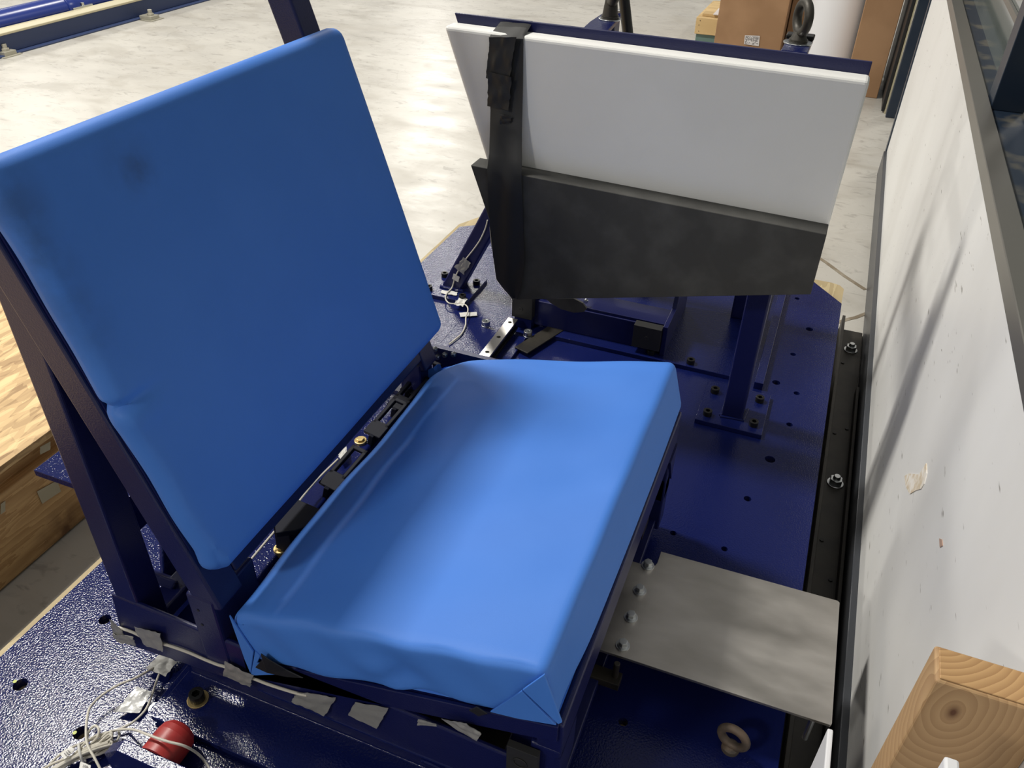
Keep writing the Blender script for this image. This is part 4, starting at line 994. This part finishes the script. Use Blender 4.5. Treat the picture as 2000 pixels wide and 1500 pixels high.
tape('plain grey tape square right of the broad tape piece under the cushion', [Y(x, y, .5275) for x, y in ((694, 1371), (759, 1382), (737, 1422), (680, 1396))], M['duct'], 46, .0012, .012, (0, -1, 0))
tape('small grey tape scrap under the seat cushion front half', [Y(x, y, .524) for x, y in ((818, 1404), (852, 1414), (853, 1418), (815, 1415))], M['duct'], 47, .001, .04, (0, -1, 0))
tape('creased grey tape piece under the cushion nearest the front leg', [Y(x, y, .522) for x, y in ((862, 1403), (912, 1412), (941, 1432), (931, 1446))], M['duct'], 48, .003, .02, (0, -1, 0))
tape('grey tape strip joining rail and platform where the two cable loops emerge', [Z(313, 1278, .012), Z(347, 1294, .02), Z(323, 1322, .016), Z(284, 1306, .012)], M['duct'], 49, .003, .03, (0, 0, 1))
tape('loose torn silver tape piece lying between the two cable loops', [Z(268, 1342, .022), Z(297, 1352, .022), Z(272, 1394, .014), Z(223, 1391, .010)], mat('silver_tape', (.55, .55, .54), .38, metal=.3, bump=60, bstr=.6, bdist=.005), 50, .004, .02, (0, 0, 1))
# navy tab plates the loose tape is stuck on
mb = MB(); q = [Z(x, y, .006) for x, y in ((285, 1320), (318, 1330), (300, 1362), (262, 1340))]; 
tape('light tape on the platform seen through the open bench side', [Z(347, 1210, .004), Z(372, 1190, .004), Z(392, 1225, .004), Z(352, 1232, .004)], M['wtape'], 51, .001, .04, (0, 0, 1))
tape('pale crinkled tape strip in the gap by the near back cushion corner', [Z(441, 1135, .214), Z(470, 1112, .214), Z(476, 1120, .214), Z(446, 1158, .214)], M['wtape'], 52, .003, .05, (0, 0, 1))
tape('pale tape strip in the gap halfway along the cushions', [Z(660, 888, .214), Z(677, 872, .214), Z(679, 890, .214), Z(665, 900, .214)], M['wtape'], 53, .002, .05, (0, 0, 1))
mb = MB(); mb.tube([Z(452, 1140, .225), Z(505, 1075, .225), Z(560, 1010, .225), Z(612, 945, .225), Z(660, 897, .225)], .002, 8)
tag(mb.build('sensor_cable', M['cable'], smooth=True), 'pale cable seen in the dark gap between the two cushions', 'cable')

# ------------------------------------------------------------------ timber and white boards by the wall
LP_ = empty('timber_post', (.23, .52, FZ), 'upright pine timber with a dark knot leaning room-side of the white wall', 'timber')
mb = MB(); mb.box((.1865, .500, FZ), (.2745, .5385, .6185)); mb.build('shaft', M['lumber'], LP_, bevel=.003, seg=3)
mb = MB(); mb.box((.1895, .503, .6185), (.2715, .5355, .6200)); mb.build('end_grain', M['lumber_end'], LP_, bevel=.0008)
c = X(1628, 1425, .192)
wp = empty('white_board', (.192, .5, FZ), 'thin white board standing on edge between the steel plate and the white wall', 'board')
zt2 = Z(1628, 1425, .2)
mb = MB(); mb.box((.184, .12, FZ), (.1915, zt2.y, .2)); mb.build('sheet', M['roll'], wp, bevel=.002)
q = Z(1858, 1479, .66)
mb = MB(); mb.box((q.x-.0045, q.y-.012, FZ), (q.x+.0055, q.y, .66)); tag(mb.build('white_batten', M['roll'], bevel=.002, origin='base'), 'narrow white batten tip standing in front of the pine timber', 'batten')
# chipped plaster spot and small scar on the wall
mb = MB(); ch_ = [(1768, 930), (1776, 925), (1795, 927), (1800, 921), (1810, 905), (1811, 925), (1806, 945), (1800, 955), (1790, 958), (1778, 965), (1770, 950)]
mb.prism([X(x, y, WX) for x, y in ch_], (-.0012, 0, 0)); tag(mb.build('trim_4', mat('torn_paper', (.62, .52, .38), .8, col2=(.80, .76, .70), cscale=60)), kind='structure')
mb = MB(); mb.prism([X(x, y, WX) for x, y in ((1836, 1052), (1841, 1054), (1842, 1066), (1837, 1069))], (-.0012, 0, 0)); tag(mb.build('trim_5', mat('scar', (.42, .28, .22), .8)), kind='structure')
